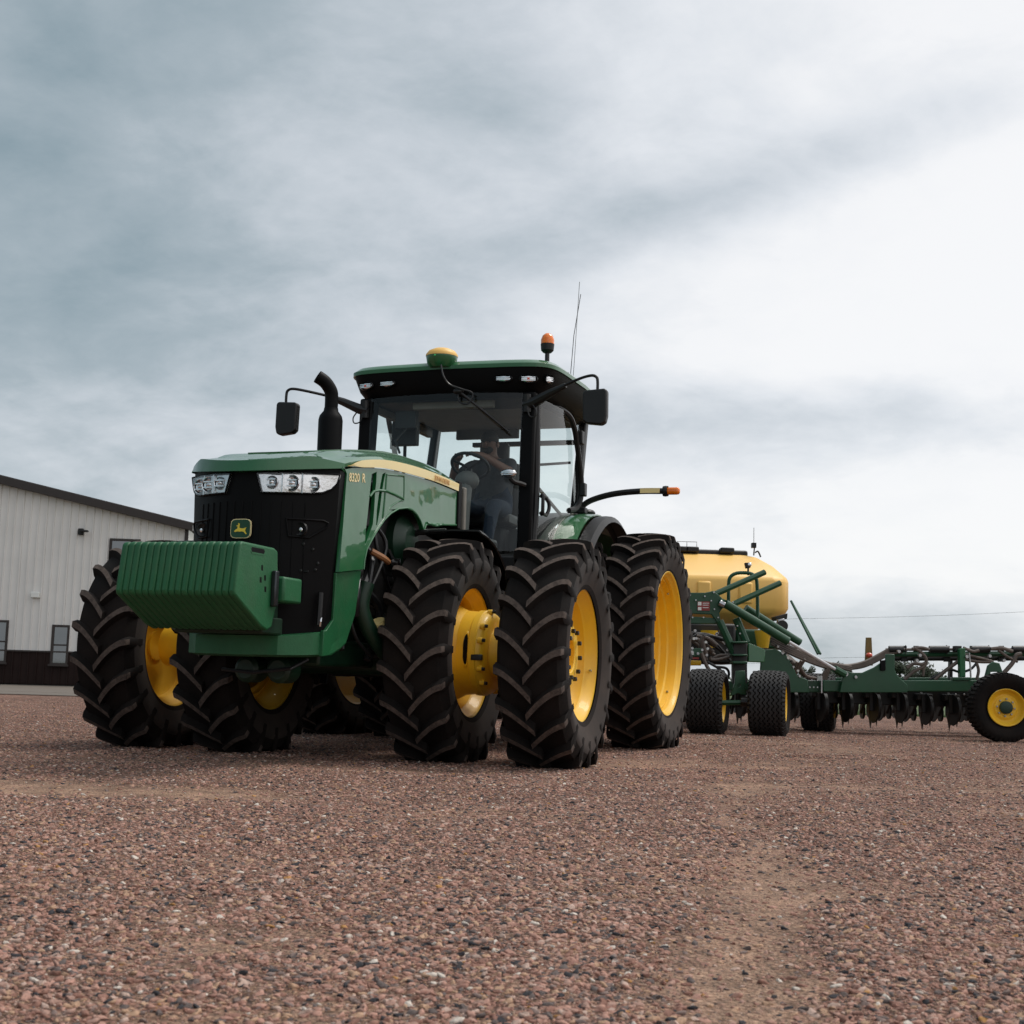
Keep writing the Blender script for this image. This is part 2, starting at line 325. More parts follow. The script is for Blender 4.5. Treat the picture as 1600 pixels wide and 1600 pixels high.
def stone_mat():
    m = bpy.data.materials.new('gravel_stone'); m.use_nodes = True; t = m.node_tree; p = t.nodes['Principled BSDF']; p.inputs['Roughness'].default_value = .85
    p.inputs['Specular IOR Level'].default_value = .3
    oi = nn(t, 'ShaderNodeObjectInfo'); c = ramp(t, oi.outputs['Random'], STONE, 'CONSTANT')
    nz = nn(t, 'ShaderNodeTexNoise', i_Scale=3., i_Detail=4); t.links.new(nn(t, 'ShaderNodeTexCoord').outputs['Object'], nz.inputs['Vector'])
    t.links.new(mixc(t, 1, c, ramp(t, nz.outputs[0], [(.3, (.75, .75, .75)), (.7, (1.2, 1.17, 1.15))]), 'MULTIPLY'), p.inputs['Base Color']); return m
M['stone'] = stone_mat()
def stones():
    """loose stones of the near yard: instances of a few lumpy pebbles, by geometry nodes on a copy of the near ground"""
    yy = np.concatenate([np.linspace(1.5, 12.5, 120), np.linspace(12.7, 26, 50)]); rows = []; dd = []; den = []
    for y in yy:
        w = .40*y + .5
        for x in np.linspace(-w, w, 70):
            rows.append((x, y, hz(x, y))); d = dirt(x, y)
            den.append(max(.18, 1 - .88*sm(.02, .75, d)) * (15000 if y < 3. else 15000*(3./y)**1.4) * (1 - sm(13, 25.5, y))); dd.append(d)
    n = 70
    fs = [(j*n+i, j*n+i+1, (j+1)*n+i+1, (j+1)*n+i) for j in range(len(yy)-1) for i in range(n-1)]
    me = bpy.data.meshes.new('gravel'); me.from_pydata(rows, [], fs); me.update()
    a = me.attributes.new('den', 'FLOAT', 'POINT'); a.data.foreach_set('value', den)
    o = put(me, 'gravel'); tag(o, kind='stuff')
    g = bpy.data.node_groups.new('stones', 'GeometryNodeTree'); g.interface.new_socket('Geometry', in_out='INPUT', socket_type='NodeSocketGeometry'); g.interface.new_socket('Geometry', in_out='OUTPUT', socket_type='NodeSocketGeometry')
    N = lambda t_, **k: nn(g, t_, **k); L = g.links.new
    gi, go = N('NodeGroupInput'), N('NodeGroupOutput')
    di = N('GeometryNodeDistributePointsOnFaces'); L(gi.outputs[0], di.inputs['Mesh']); di.inputs['Seed'].default_value = 4
    na = N('GeometryNodeInputNamedAttribute', data_type='FLOAT'); na.inputs['Name'].default_value = 'den'; L(na.outputs['Attribute'], di.inputs['Density'])
    jn = N('GeometryNodeJoinGeometry')
    for k in range(7):
        ic = N('GeometryNodeMeshIcoSphere'); ic.inputs['Radius'].default_value = 1; ic.inputs['Subdivisions'].default_value = 2 if k < 5 else 1
        sp = N('GeometryNodeSetPosition'); L(ic.outputs[0], sp.inputs['Geometry'])
        po = N('GeometryNodeInputPosition'); nz = N('ShaderNodeTexNoise', noise_dimensions='4D'); nz.inputs['W'].default_value = 3.1*k; nz.inputs['Scale'].default_value = .9; nz.inputs['Detail'].default_value = 1.
        L(po.outputs[0], nz.inputs['Vector'])
        sb = N('ShaderNodeVectorMath', operation='SUBTRACT'); L(nz.outputs['Color'], sb.inputs[0]); sb.inputs[1].default_value = (.5, .5, .5)
        sc_ = N('ShaderNodeVectorMath', operation='MULTIPLY'); L(sb.outputs[0], sc_.inputs[0]); sc_.inputs[1].default_value = (2.2, 2.2, 1.5); L(sc_.outputs[0], sp.inputs['Offset'])
        tr = N('GeometryNodeTransform'); L(sp.outputs[0], tr.inputs['Geometry']); tr.inputs['Scale'].default_value = (1, .55+.06*k, .42+.05*(k % 3))
        sm_ = N('GeometryNodeSetMaterial'); sm_.inputs['Material'].default_value = M['stone']; L(tr.outputs[0], sm_.inputs['Geometry'])
        ss = N('GeometryNodeSetShadeSmooth'); L(sm_.outputs[0], ss.inputs[0]); ss.inputs['Shade Smooth'].default_value = (k % 2 == 0)
        ti = N('GeometryNodeGeometryToInstance'); L(ss.outputs[0], ti.inputs[0]); L(ti.outputs[0], jn.inputs[0])
    ip = N('GeometryNodeInstanceOnPoints'); L(di.outputs['Points'], ip.inputs['Points']); L(jn.outputs[0], ip.inputs['Instance']); ip.inputs['Pick Instance'].default_value = True
    ix = N('FunctionNodeRandomValue', data_type='INT'); [setattr(s, 'default_value', v) for s, v in ((ix.inputs[4], 0), (ix.inputs[5], 6))]; L(ix.outputs[2], ip.inputs['Instance Index'])
    rr = N('FunctionNodeRandomValue', data_type='FLOAT_VECTOR'); rr.inputs[0].default_value = (-.5, -.5, 0); rr.inputs[1].default_value = (.5, .5, 6.28)
    L(rr.outputs[0], ip.inputs['Rotation'])
    rs = N('FunctionNodeRandomValue', data_type='FLOAT'); rs.inputs[2].default_value = 0; rs.inputs[3].default_value = 1; rs.inputs['Seed'].default_value = 9
    pw = N('ShaderNodeMath', operation='POWER'); L(rs.outputs[1], pw.inputs[0]); pw.inputs[1].default_value = 4.6
    mr = N('ShaderNodeMath', operation='MULTIPLY_ADD'); L(pw.outputs[0], mr.inputs[0]); mr.inputs[1].default_value = .0118; mr.inputs[2].default_value = .0023
    L(mr.outputs[0], ip.inputs['Scale'])
    L(ip.outputs[0], go.inputs[0])
    md = o.modifiers.new('g', 'NODES'); md.node_group = g
stones()
# far field, apron, grass
gm = mat('field_ground', (.062, .092, .026), .95, var=.3, vscale=.3)
rows = [[(x, y, H(x, y)-.06) for x in (-4000, -300, -60, -20, 0, 20, 60, 300, 4000)] for y in (-4000, -300, -60, -26, 0, 15, 20, 24, 28, 32, 36, 40, 44, 48, 52, 60, 120, 400, 1500, 6000)]
o = MB().grid(rows).build('field', gm, recalc=False); o['kind'] = 'structure'
cm = mat('pale_concrete', (.14, .115, .093), .9, var=.14, vscale=.8, dust=(.25, .2, .17), dustamt=.2, bump=.002)
rows = [[(x, y, H(x, y)+.012) for x in (-60, -40, -30, -20, -12, -7)] for y in (25.5, 28, 30)]
o = MB().grid(rows).build('concrete_apron', cm, recalc=False); o['kind'] = 'structure'
rows = [[(x, y, H(x, y)+.012) for x in (-60, -40, -30, -20, -12, -7)] for y in (30.25, 32, 36, 40, 44, 48, 52, 54.6)]
o = MB().grid(rows).build('concrete_apron', cm, recalc=False); o['kind'] = 'structure'
def grass():
    b = MB()
    for i in range(9000):
        x = random.uniform(-6, 30); y = 33.2 + 9*random.random()**1.4; h = random.uniform(.05, .16); a = random.uniform(0, PI); w = .02
        z = H(x, y)-.05; dx, dy = math.cos(a)*w, math.sin(a)*w; lx, ly = random.uniform(-.04, .04), random.uniform(-.04, .04)
        b.add([(x-dx, y-dy, z), (x+dx, y+dy, z), (x+lx, y+ly, z+h)], [(0, 1, 2)])
    o = b.build('grass', mat('grass_blade', (.075, .115, .030), .8, var=.4, vscale=2), recalc=False); o['kind'] = 'stuff'
grass()

# ------------------------------------------------------------------ wheels
def tyre_mesh(name, Rr, w, rim, nl, sq, lh=.050, lw=.050, arc=.19, sidew=None):
    """tractor tyre, axis y, centre origin: carcass revolved, curved chevron lugs as real bars; flattened on the ground at z=-sq"""
    b = MB(); c = Rr - lh; hw = w/2
    crown = lambda y: .016*(abs(y)/hw)**2.4
    prof = [(-hw*.80, rim-.004), (-hw*.86, rim+.03), (-hw*1.0, rim+.45*(c-rim)), (-hw*1.03, rim+.62*(c-rim)), (-hw*.99, c-.085), (-hw*.92, c-.045)]
    prof += [(y, c-crown(y)) for y in np.linspace(-hw*.82, hw*.82, 7)] + [(-h, r) for h, r in reversed(prof)]
    b.lathe(prof, n=72); k_ = len(prof)-1
    b.m = [2 if (i % k_) in (1, 2, 3, k_-2, k_-3, k_-4) else 0 for i in range(len(b.f))]
    for s in (1, -1):
        for k in range(nl):
            th = 2*PI*(k + (.25 if s > 0 else -.25))/nl
            st = []
            for i in range(8):
                u = i/7; yy = (-.022 + (hw*.96+.022)*u)
                ph = arc/Rr*(1-(1-u)**1.6)
                rt = Rr - 1.1*crown(max(yy, 0)) - (.006 if u > .9 else 0)
                st.append((yy, th+ph, c-crown(abs(yy))-.012, rt, lw*(1-.12*u)))
            st.append((hw*1.015, th+arc/Rr*1.03, c-.11, Rr-.062, lw*.85)); st.append((hw*1.035, th+arc/Rr*1.05, c-.17, c-.10, lw*.7))
            vv = []
            for i, (yy, a, rb, rt, ww) in enumerate(st):
                # bar runs askew: its edges are offset along the circumference, the foot wider than the top
                k2 = 1.35 if i < 8 else 1.1
                for r_, q in ((rb, -k2), (rt, -.62), (rt, .62), (rb, k2)):
                    aa = a + q*ww*.78/Rr; vv.append((r_*math.cos(aa), s*yy, r_*math.sin(aa)))
            n = len(st); fs = []; ms = []
            for i in range(n-1):
                for j in range(3):
                    b.add([], []); fs.append((i*4+j, i*4+j+1, i*4+4+j+1, i*4+4+j)); ms.append(1 if j == 1 and i < 8 else 0)
            fs += [(0, 1, 2, 3), ((n-1)*4+3, (n-1)*4+2, (n-1)*4+1, (n-1)*4)]; ms += [0, 0]
            o = len(b.v); b.v += vv; b.f += [tuple(i+o for i in f_) for f_ in fs]; b.m += ms
    v = np.array(b.v); lo = v[:, 2] < -sq; v[lo, 2] = -sq + (v[lo, 2]+sq)*.06
    near = np.clip((-v[:, 2]-.6*Rr)/(.4*Rr), 0, 1); v[:, 1] *= 1+.06*near*(np.hypot(v[:, 0], v[:, 2]) < Rr-.02)
    b.v = [tuple(q) for q in v]
    me = b.mesh(name, ['rubber', 'lug', 'sidewall'], 40)
    return me
RF, RR_, LF, LR = .795, .987, .747, .923
T_FRONT = tyre_mesh('tyre', RF, .462, .452, 20, LF+.004)
T_REAR = tyre_mesh('tyre', RR_, .465, .632, 27, LR+.004, lh=.048, lw=.044, arc=.17)
hexm = MB().lathe([(0, 0), (0, .017), (.022, .017), (.026, .012), (.026, 0)], n=6).mesh('bolt', 'bolt', 20)
hexs = MB().lathe([(0, 0), (0, .011), (.016, .011), (.018, .008), (.018, 0)], n=6).mesh('bolt', 'steel', 20)
def bolts(parent, n, r, y, s, me=hexm, ax='y', a0=.1):
    for k in range(n):
        a = a0+2*PI*k/n; o = put(me, 'bolt', parent); o.location = (r*math.cos(a), y*s, r*math.sin(a)); o.rotation_euler = (0, 0, 0 if s > 0 else PI)
P_OUT = [(.192, .462), (.196, .452), (.188, .440), (.165, .432), (.150, .416), (.118, .408), (.104, .392), (.060, .384), (.040, .372), (.025, .335), (.055, .235), (.092, .214), (.104, .205), (.105, .125), (.098, .116), (.0, .112), (-.01, .0)]
P_IN = [(.192, .462), (.196, .452), (.188, .440), (.165, .432), (.150, .416), (.118, .408), (.104, .392), (.02, .384), (-.02, .37), (-.035, .34), (.03, .335), (.09, .325), (.14, .300), (.17, .290)]
P_DRUM = [(.17, .292), (.235, .287), (.252, .287), (.258, .296), (.300, .296), (.306, .289), (.330, .284), (.352, .268), (.362, .24), (.362, .17), (.60, .16), (.70, .15), (.70, 0)]
P_BACK = [(-.192, .462), (-.196, .452), (-.188, .440), (-.165, .432), (-.15, .416), (-.11, .405), (-.09, .388), (-.03, .38)]
P_REAR = [(.222, .650), (.227, .640), (.219, .626), (.198, .618), (.180, .600), (.150, .596), (.135, .578), (.085, .573), (.070, .556), (.015, .552), (.0, .535), (-.06, .53), (-.09, .50), (-.10, .36), (-.06, .27), (-.05, .14), (-.06, 0)]
P_RBACK = [(-.222, .650), (-.227, .640), (-.219, .626), (-.198, .618), (-.180, .600), (-.15, .58), (-.10, .56)]

TH = math.atan2(-math.cos(.3256), -math.sin(.3256))
tr = empty('tractor', loc=(-1.1576, 9.7887, 0), rz=TH)
tag(tr, 'green and yellow row crop tractor with dual wheels and front suitcase weights', 'tractor')
DL = .031
def wheel(y, front, outer, s):
    ang = DL if front else 0; py = .75*s
    x = -(y-py)*math.sin(ang) if front else -3.06; yy = py+(y-py)*math.cos(ang) if front else y
    w = empty('front_wheel' if front else 'rear_wheel', tr, (x, yy, LF if front else LR), ang)
    t = put(T_FRONT if front else T_REAR, 'tyre', w)
    fl = lambda P: [((h - math.copysign((.022 if front else .032) if abs(h) > .14 and r > .40 else .012, h))*s, r) for h, r in P]
    if front:
        if outer:
            MB().lathe(fl(P_OUT), n=72).build('rim', 'yellow', w, solid=0); bolts(w, 10, .166, .104, s)
            for a in (1.2, 3.4, 5.6): o = put(hexs, 'valve', w); o.location = (.40*math.cos(a), .13*s, .40*math.sin(a))
            MB().lathe(fl(P_BACK + [(-.02, .36), (.0, .22), (.02, .12), (.02, 0)]), n=64).build('rim_back', 'yellow', w)
        else:
            MB().lathe(fl(P_IN), n=72).build('rim', 'yellow', w)
            d = MB().lathe(fl(P_DRUM), n=56)
            d.build('hub_extension', 'yellow', w)
            # cast bosses on the drum; hand hole shade painted as a black oval
            for a in (PI*.02, PI*.70, PI*1.36):
                q = MB(); ring = lambda k_, rr: [(rr*math.cos(a+zz), s*yy, rr*math.sin(a+zz)) for yy, zz in [(.224+.017*k_*math.cos(t_), (.075*k_*math.sin(t_) + (.03*k_ if math.sin(t_) > 0 else -.03*k_))/.29) for t_ in np.linspace(0, 2*PI, 19)[:-1]]]
                R_ = [ring(1.3, .2870), ring(1.15, .2945), ring(1., .2935), ring(.66, .2925), ring(.3, .2925), ring(.01, .2925)]
                q.add([p for r in R_ for p in r], [(i*18+j, i*18+(j+1) % 18, (i+1)*18+(j+1) % 18, (i+1)*18+j) for i in range(2) for j in range(18)], 0); q.add([p for r in R_[2:] for p in r], [(i*18+j, i*18+(j+1) % 18, (i+1)*18+(j+1) % 18, (i+1)*18+j) for i in range(3) for j in range(18)], 1)
                q.build('hand_hole', ['yellow', 'gloss'], w)
            for a in (.28, .66, -.40, -.8, 1.35, 2.2, 3.2, 4.3):
                q = MB(); q.lathe([(-.012, .018), (-.010, .022), (.018, .022), (.022, .018), (.022, 0)], c=(.284*math.cos(a), s*.318, .284*math.sin(a)), n=12); q.build('bolt_boss', 'yellow', w)
                o = put(hexm, 'bolt', w); o.location = (.290*math.cos(a), s*.340, .290*math.sin(a)); o.rotation_euler = (0, 0, 0 if s > 0 else PI); o.scale = (.8, .8, .8)
            q = MB(); q.box(.26, .297, min(s*.265, s*.345), max(s*.265, s*.345), -.055, -.015); q.build('clamp_bar', 'bolt', w, bevel=.006)
            MB().lathe(fl(P_BACK + [(-.0, .37), (.02, .30)]), n=64).build('rim_back', 'yellow', w)
    else:
        MB().lathe(fl(P_REAR), n=80).build('rim', 'yellow', w); bolts(w, 10, .2, -.055, s)
        MB().lathe(fl(P_RBACK + [(-.09, .36)]), n=64).build('rim_back', 'yellow', w)
        for a in (.3, 2.2, 4.0, 5.2, 5.9):
            o = put(hexs, 'valve', w); o.location = (.572*math.cos(a), .1*s, .572*math.sin(a))
    return w
for s in (1, -1):
    wheel(.7775*s, True, False, s); wheel(1.5737*s, True, True, s)
    wheel(.77*s, False, False, s); wheel(1.5082*s, False, True, s)

# ------------------------------------------------------------------ tractor: weights, frame, grille, hood
wp = [(2.255, 1.285), (2.235, 1.302), (1.86, 1.300), (1.815, 1.285), (1.80, 1.13), (1.72, 1.12), (1.72, .985), (1.80, .97), (1.845, .835), (1.90, .815), (1.975, .835), (2.285, .995), (2.295, 1.02)]
slot = [(2.135, 1.268), (2.125, 1.25), (1.985, 1.25), (1.975, 1.268), (1.985, 1.28), (2.125, 1.28)]
marks = [[(x, z), (x+.022, z), (x+.026, z+.03), (x+.004, z+.034)] for x, z in ((1.985, 1.155), (1.995, 1.085), (1.945, 1.10), (1.935, 1.035))]
nW = 18; pw = .774/nW
wm = MB().prism(wp, 'y', -pw*.497, pw*.497).mesh('front_weight', 'cast', 30)
for k in range(nW):
    last = put(wm, 'front_weight', tr, bevel=.017, loc=(random.uniform(-.0025, .0025), -.387+pw*(k+.5), random.uniform(-.001, .001)), seg=4)
MB().prism(slot, 'y', pw*.48, pw*.5).build('handle_slot', 'gloss', last)  # black prism on the solid plate, painting the shade inside the slot
for q_ in marks: MB().prism(q_, 'y', pw*.48, pw*.5).build('cast_mark', 'gloss', last)
b = MB(); b.prism([(2.125, 1.242), (1.985, 1.242), (1.97, 1.252), (2.14, 1.252)], 'y', pw*.48, pw*.54); b.build('handle_lip', 'cast', last)
b = MB(); b.box(1.60, 1.83, .335, .445, .985, 1.135); b.build('weight_latch', 'cast', tr, bevel=.014)
b = MB(); b.box(1.84, 1.885, .387, .42, .955, 1.165); b.build('latch_shade_slot', 'bolt', tr, bevel=.008)  # dark strip for the shadow slot beside the latch, added as a solid
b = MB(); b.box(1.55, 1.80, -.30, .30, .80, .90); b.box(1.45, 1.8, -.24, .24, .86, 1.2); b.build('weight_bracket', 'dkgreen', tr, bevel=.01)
b = MB(); b.tube([(2.02, -.16, 1.302), (2.02, -.16, 1.322), (2.02, -.06, 1.324), (2.02, -.06, 1.302)], .006); b.build('weight_handle', 'bolt', tr)
# front frame ("chin")
stc = [(1.605, 0, .665, .805), (1.575, .283, .668, .805), (1.56, .30, .668, .805), (1.46, .40, .672, .82), (1.345, .45, .678, .838), (1.22, .475, .69, .87), (1.10, .478, .73, .93), (1.03, .475, .765, .95)]
b = MB(); rows = []
for s in (1,):
    full = [(x, -y, a, c) for x, y, a, c in reversed(stc)] + stc[1:]
    rows = [[(x-.05, y*.94, a), (x, y, a+.012), (x, y, c-.01), (x-.06, y*.92, c)] for x, y, a, c in full]
b.grid(rows); b.build('front_frame', 'cast', tr, solid=.02)
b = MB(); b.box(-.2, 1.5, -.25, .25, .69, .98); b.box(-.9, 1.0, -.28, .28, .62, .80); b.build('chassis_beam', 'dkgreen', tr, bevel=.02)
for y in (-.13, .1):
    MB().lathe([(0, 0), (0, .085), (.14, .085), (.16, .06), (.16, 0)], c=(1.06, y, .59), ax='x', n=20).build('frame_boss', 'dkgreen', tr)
b = MB(); b.tube([(1.35, -.22, .585), (1.34, .0, .57), (1.33, .25, .60), (1.2, .30, .66)], .012); b.build('steering_line', 'hoseblack', tr)
def gx(y, z):   # grille front surface
    w = interp(z, [(.82, .455), (.9, .47), (1.2, .495), (1.53, .51), (1.87, .522)]); u = min(1, abs(y)/w)
    return 1.595 - .275*u**2.0 - interp(z, [(.8, .0), (1.3, 0.), (1.87, .0)])
zs = [.80, .835, .88, 1.0, 1.2, 1.4, 1.53, 1.7, 1.86]
rows = []
for z in zs:
    w = interp(z, [(.80, .44), (.9, .465), (1.2, .495), (1.53, .51), (1.87, .522)])
    r = [(gx(y, z)-.012, y, z) for y in np.linspace(-w, w, 25)]
    xe = interp(z, [(.80, 1.30), (.84, 1.28), (.9, 1.19), (1.2, 1.22), (1.53, 1.19), (1.87, 1.16)])
    rows.append([(xe, -w-.004, z)] + r + [(xe, w+.004, z)])
MB().grid(rows).build('grille', 'gloss', tr, solid=.02)
for k in range(13):     # fine upright bars of the grille screen
    y = -.36+.06*k
    MB().tube([(gx(y, z)-.0095, y, z) for z in (1.02, 1.2, 1.4, 1.62)], .003, 5).build('grille_bar', 'gloss', tr)
def onface(yz, off): return [(gx(y, z)+off, y, z) for y, z in yz]
def facepatch(name, yz, off, material, thick=.012):
    if sum(a[0]*b_[1]-b_[0]*a[1] for a, b_ in zip(yz, yz[1:]+yz[:1])) < 0: yz = yz[::-1]
    c = (sum(p[0] for p in yz)/len(yz), sum(p[1] for p in yz)/len(yz)); n = len(yz); b = MB(); rings = []
    for k in (.002, .35, .7, 1.): rings.append([(gx(c[0]+(y-c[0])*k, c[1]+(z-c[1])*k)+off, c[0]+(y-c[0])*k, c[1]+(z-c[1])*k) for y, z in yz])
    b.add([p for r in rings for p in r], [(i*n+j, (i+1)*n+j, (i+1)*n+(j+1) % n, i*n+(j+1) % n) for i in range(3) for j in range(n)] + [(2*n+j, 2*n+(j+1) % n, 3*n) for j in range(0)])
    return b.build(name, material, tr, solid=thick, recalc=False)
HL = [(.092, 1.793), (.128, 1.672), (.26, 1.673), (.40, 1.680), (.45, 1.690), (.49, 1.716), (.515, 1.755), (.528, 1.812), (.40, 1.806), (.25, 1.80)]
for s in (1, -1):
    yz = [(y*s, z) for y, z in HL]
    h = facepatch('headlight', yz, -.006, 'silver', .006)
    h.parent = tr
    cy = sum(p[0] for p in HL)/len(HL); cz = 1.74
    # rim
    b = MB(); loop = [(gx(y, z)+.004, y, z) for y, z in yz]; b.tube(loop+[loop[0]], .007, 6); q = b.build('bezel', 'gloss', h)
    for y, rr in ((.180, .040), (.290, .050), (.398, .048)):
        x = gx(y, 1.737); l = MB(); l.lathe([(-.004, rr*1.05), (.004, rr), (-.001, rr*.85), (-.004, rr*.5), (.006, rr*.33), (.010, rr*.15), (.011, 0)], c=(x, y*s, 1.737), ax='x', n=24)
        l.build('lamp', ['chrome'], h)
        l = MB(); l.lathe([(.000, rr*.98), (.001, rr*.72)], c=(x+.002, y*s, 1.737), ax='x', n=24); l.build('lamp_ring', 'bolt', h)
        for dz in ((-.018, .018) if y != .292 else ()):
            MB().box(x+.002, x+.010, y*s-rr*.75, y*s+rr*.75, 1.737+dz-.004, 1.737+dz+.004).build('lamp_bar', 'silver', h)
        if y == .292:
            for a in np.linspace(0, 2*PI, 6)[:-1]:
                MB().ellip((x+.008, y*s+.028*math.cos(a), 1.737+.028*math.sin(a)), (.006, .010, .010), 8, 5).build('led', 'chrome', h)
    for y in (.242, .347): MB().box(gx(y, 1.73)-.004, gx(y, 1.73)+.006, y*s-.004, y*s+.004, 1.677, 1.80).build('divider', 'silver', h)
    g = facepatch('lens', [(y*.995*s, z) for y, z in HL], .012, 'lens', .002); g.parent = h
    # lower lamp pods
    FP = [(.270, 1.515), (.455, 1.517), (.478, 1.505), (.470, 1.475), (.39, 1.405), (.285, 1.408)]
    yz = [(y*s, z) for y, z in FP]; b = MB(); loop = [(gx(y, z)+.002, y, z) for y, z in yz]; b.tube(loop+[loop[0]], .006, 6); q = b.build('lamp_pod', 'gloss', tr)
    MB().lathe([(.0, .045), (.012, .040), (.004, .03), (.0, .012), (.012, 0)], c=(gx(.345, 1.455)-.008, .345*s, 1.455), ax='x', n=20).build('pod_lamp', 'black', q)
    MB().ellip((gx(.345, 1.455)+.004, .350*s, 1.452), (.008, .012, .014), 8, 6).build('pod_bulb', 'silver', q)
    b = MB(); b.tube([(1.385, .462*s, 1.07), (1.395, .462*s, .87)], .018, 8); b.build('grille_hinge', 'black', tr)
b = MB()
for (y, z) in ((.405, 1.335), (.42, 1.21), (.35, 1.20), (.36, 1.365), (.43, 1.25)): b.lathe([(0, .011), (.006, .009), (.008, 0)], c=(gx(y, z)-.008, y, z), ax='x', n=8)
b.box(gx(.38, 1.195)-.004, gx(.38, 1.195)+.006, .355, .395, 1.192, 1.202); b.build('grille_fastener', 'dark', tr)
b = MB(); b.tube([(1.37, .455, .86), (1.40, .475, .865), (1.405, .48, .89), (1.39, .475, .915)], .006); b.build('coupler_ring', 'chrome', tr)
# emblem
def rrect(w, h, n=1.0, k=28, bul=.10):
    P = []
    for i in range(k):
        a = 2*PI*i/k; c, s_ = math.cos(a), math.sin(a); r = (abs(c)**5+abs(s_)**5)**(-1/5); P.append((w*c*r, h*s_*r*(1-.0)+0))
    return P
ex = 1.596
b = MB(); b.prism([(y+.006, z+1.446) for y, z in rrect(.070, .060)], 'x', ex-.004, ex+.008); em = b.build('emblem', 'letter', tr)
b = MB(); b.prism([(y+.006, z+1.446) for y, z in rrect(.0655, .0555)], 'x', ex+.008, ex+.010); b.build('emblem_field', 'sgreen', em)
deer = [(-.042, -.016), (-.036, -.022), (-.018, -.018), (-.002, -.020), (.012, -.018), (.026, -.022), (.040, -.036), (.046, -.034), (.034, -.016), (.036, -.004), (.042, .006), (.034, .004), (.022, .000), (.000, .002), (-.008, .008), (-.006, .020), (-.004, .032), (-.010, .028), (-.016, .034), (-.014, .022), (-.026, .018), (-.025, .013), (-.017, .012), (-.020, .000), (-.030, -.006)]
b = MB(); b.prism([(y+.006, z+1.446) for y, z in deer], 'x', ex+.010, ex+.013); b.build('emblem_deer', 'decal', em)
# hood
def smooth(pts, k=6): return [(q.x, q.y) for q in catmull([(p[0], p[1], 0) for p in pts], k)]
XE = -.71                                                   # rear edge of the hood
ztop = smooth([(-1.0, 2.150), (-.57, 2.168), (-.07, 2.155), (.39, 2.112), (.80, 2.056), (1.18, 1.988), (1.32, 1.945), (1.6, 1.893)])
zsu = smooth([(-.8, 2.039), (-.66, 2.045), (-.21, 2.052), (.273, 2.038), (.711, 2.003), (1.10, 1.936), (1.22, 1.899), (1.29, 1.882)])
zsl = smooth([(-.8, 1.986), (-.66, 1.992), (-.22, 1.995), (.263, 1.979), (.702, 1.951), (1.10, 1.894), (1.22, 1.872), (1.29, 1.858)])
def xf(y): return 1.625 - .345*(min(abs(y), .56)/.555)**2.1
def crown(x): return float(np.interp(x, [-.7, 0, .5, .95], [.055, .042, .016, 0]))
def hood_pt(x, v):   # v = -1..1 across
    s = 1 if v >= 0 else -1; a = abs(v); zt = interp(x, ztop); u = interp(x, zsu); l = interp(x, zsl)
    cr = crown(x); P = [(0, .0, zt+cr), (.25, .20, zt+cr*.8), (.5, .36, zt), (.62, .43, zt-.016-.25*(zt-u)), (.75, .515, u+.022), (.85, .545, u), (1., .540, l)]
    y = np.interp(a, [p[0] for p in P], [p[1] for p in P]); z = np.interp(a, [p[0] for p in P], [p[2] for p in P]); return s*y, z
V = [-1, -.925, -.85, -.75, -.68, -.62, -.56, -.5, -.375, -.25, -.12, 0, .12, .25, .375, .5, .56, .62, .68, .75, .85, .925, 1]
rows = []
T = np.linspace(0, 1, 26)
for i, tt in enumerate(T):
    r = []
    for v in V:
        y0, _ = hood_pt(1.2, v); x = xf(y0)*(1-tt) + XE*tt; y, z = hood_pt(x, v)
        r.append((x, y, z))
    rows.append(r)
def zcr(y): y = abs(y); return 1.868 + .045*(min(y, .386)/.386)**2 - .026*max(0, (y-.386)/.16)
for i, tt in enumerate(T):
    k_ = sm(-.02, .16, tt) if i else 0
    if tt < .17: rows[i] = [(x, y, z*k_ + (zcr(y) - (max(0, interp(x, zsu)-z) if abs(v_) > .84 else 0) + (interp(x, ztop) - interp(xf(y), ztop))*.9)*(1-k_)) for (x, y, z), v_ in zip(rows[i], V)]
front = [(x+.012, y*1.0, min(z-.004, 1.800 + .056*(min(abs(y), .55)/.55)**2)) for x, y, z in rows[0]]
rows = [[(x-.06, y*.96, z) for x, y, z in front], front] + rows
MB().grid(rows).build('hood', 'green', tr, solid=.015, ang=25)
# raised centre panel on the hood top
rows = []
for x in np.linspace(XE+.02, 1.18, 14):
    w = .235 - .02*(x > 1.1); rows.append([(x, y, interp(x, ztop)+crown(x)*(1-.2*(abs(y)/.2)**2)+.007) for y in np.linspace(-w, w, 7)])
MB().grid(rows).build('hood_panel', 'green', tr, solid=.014)
for s in (1, -1):
    xsx = np.linspace(XE+.004, 1.262, 40)
    def sz(x, u): c_ = (interp(x, zsu)+interp(x, zsl))/2; h_ = (interp(x, zsu)-interp(x, zsl))/2*1.06*(1 - sm(1.02, 1.27, x)*.85); return c_ + (h_ if u > 0 else -h_ if u < 0 else 0)
    b = MB(); b.grid([[(x, s*(.5495), sz(x, 1)), (x, s*(.5485), sz(x, 0)), (x, s*.5465, sz(x, -1))] for x in xsx]); b.build('stripe', 'stripe', tr, recalc=False)
top = [(XE, interp(XE, zsl)-.004)] + [(x, interp(x, zsl)-.004) for x in np.linspace(-.6, 1.16, 12)] + [(1.262, 1.855), (1.235, 1.83)]
arch = [(.915, 1.255), (.952, 1.30), (.895, 1.385), (.82, 1.46), (.734, 1.535), (.64, 1.607), (.535, 1.665), (.407, 1.712), (.263, 1.737), (.16, 1.735), (.08, 1.716), (.01, 1.68), (-.04, 1.635), (-.06, 1.60), (-.10, 1.660), (-.25, 1.685), (-.45, 1.70), (XE, 1.728)]
arch[0] = (.93, 1.252); arch[1] = (.925, 1.31)
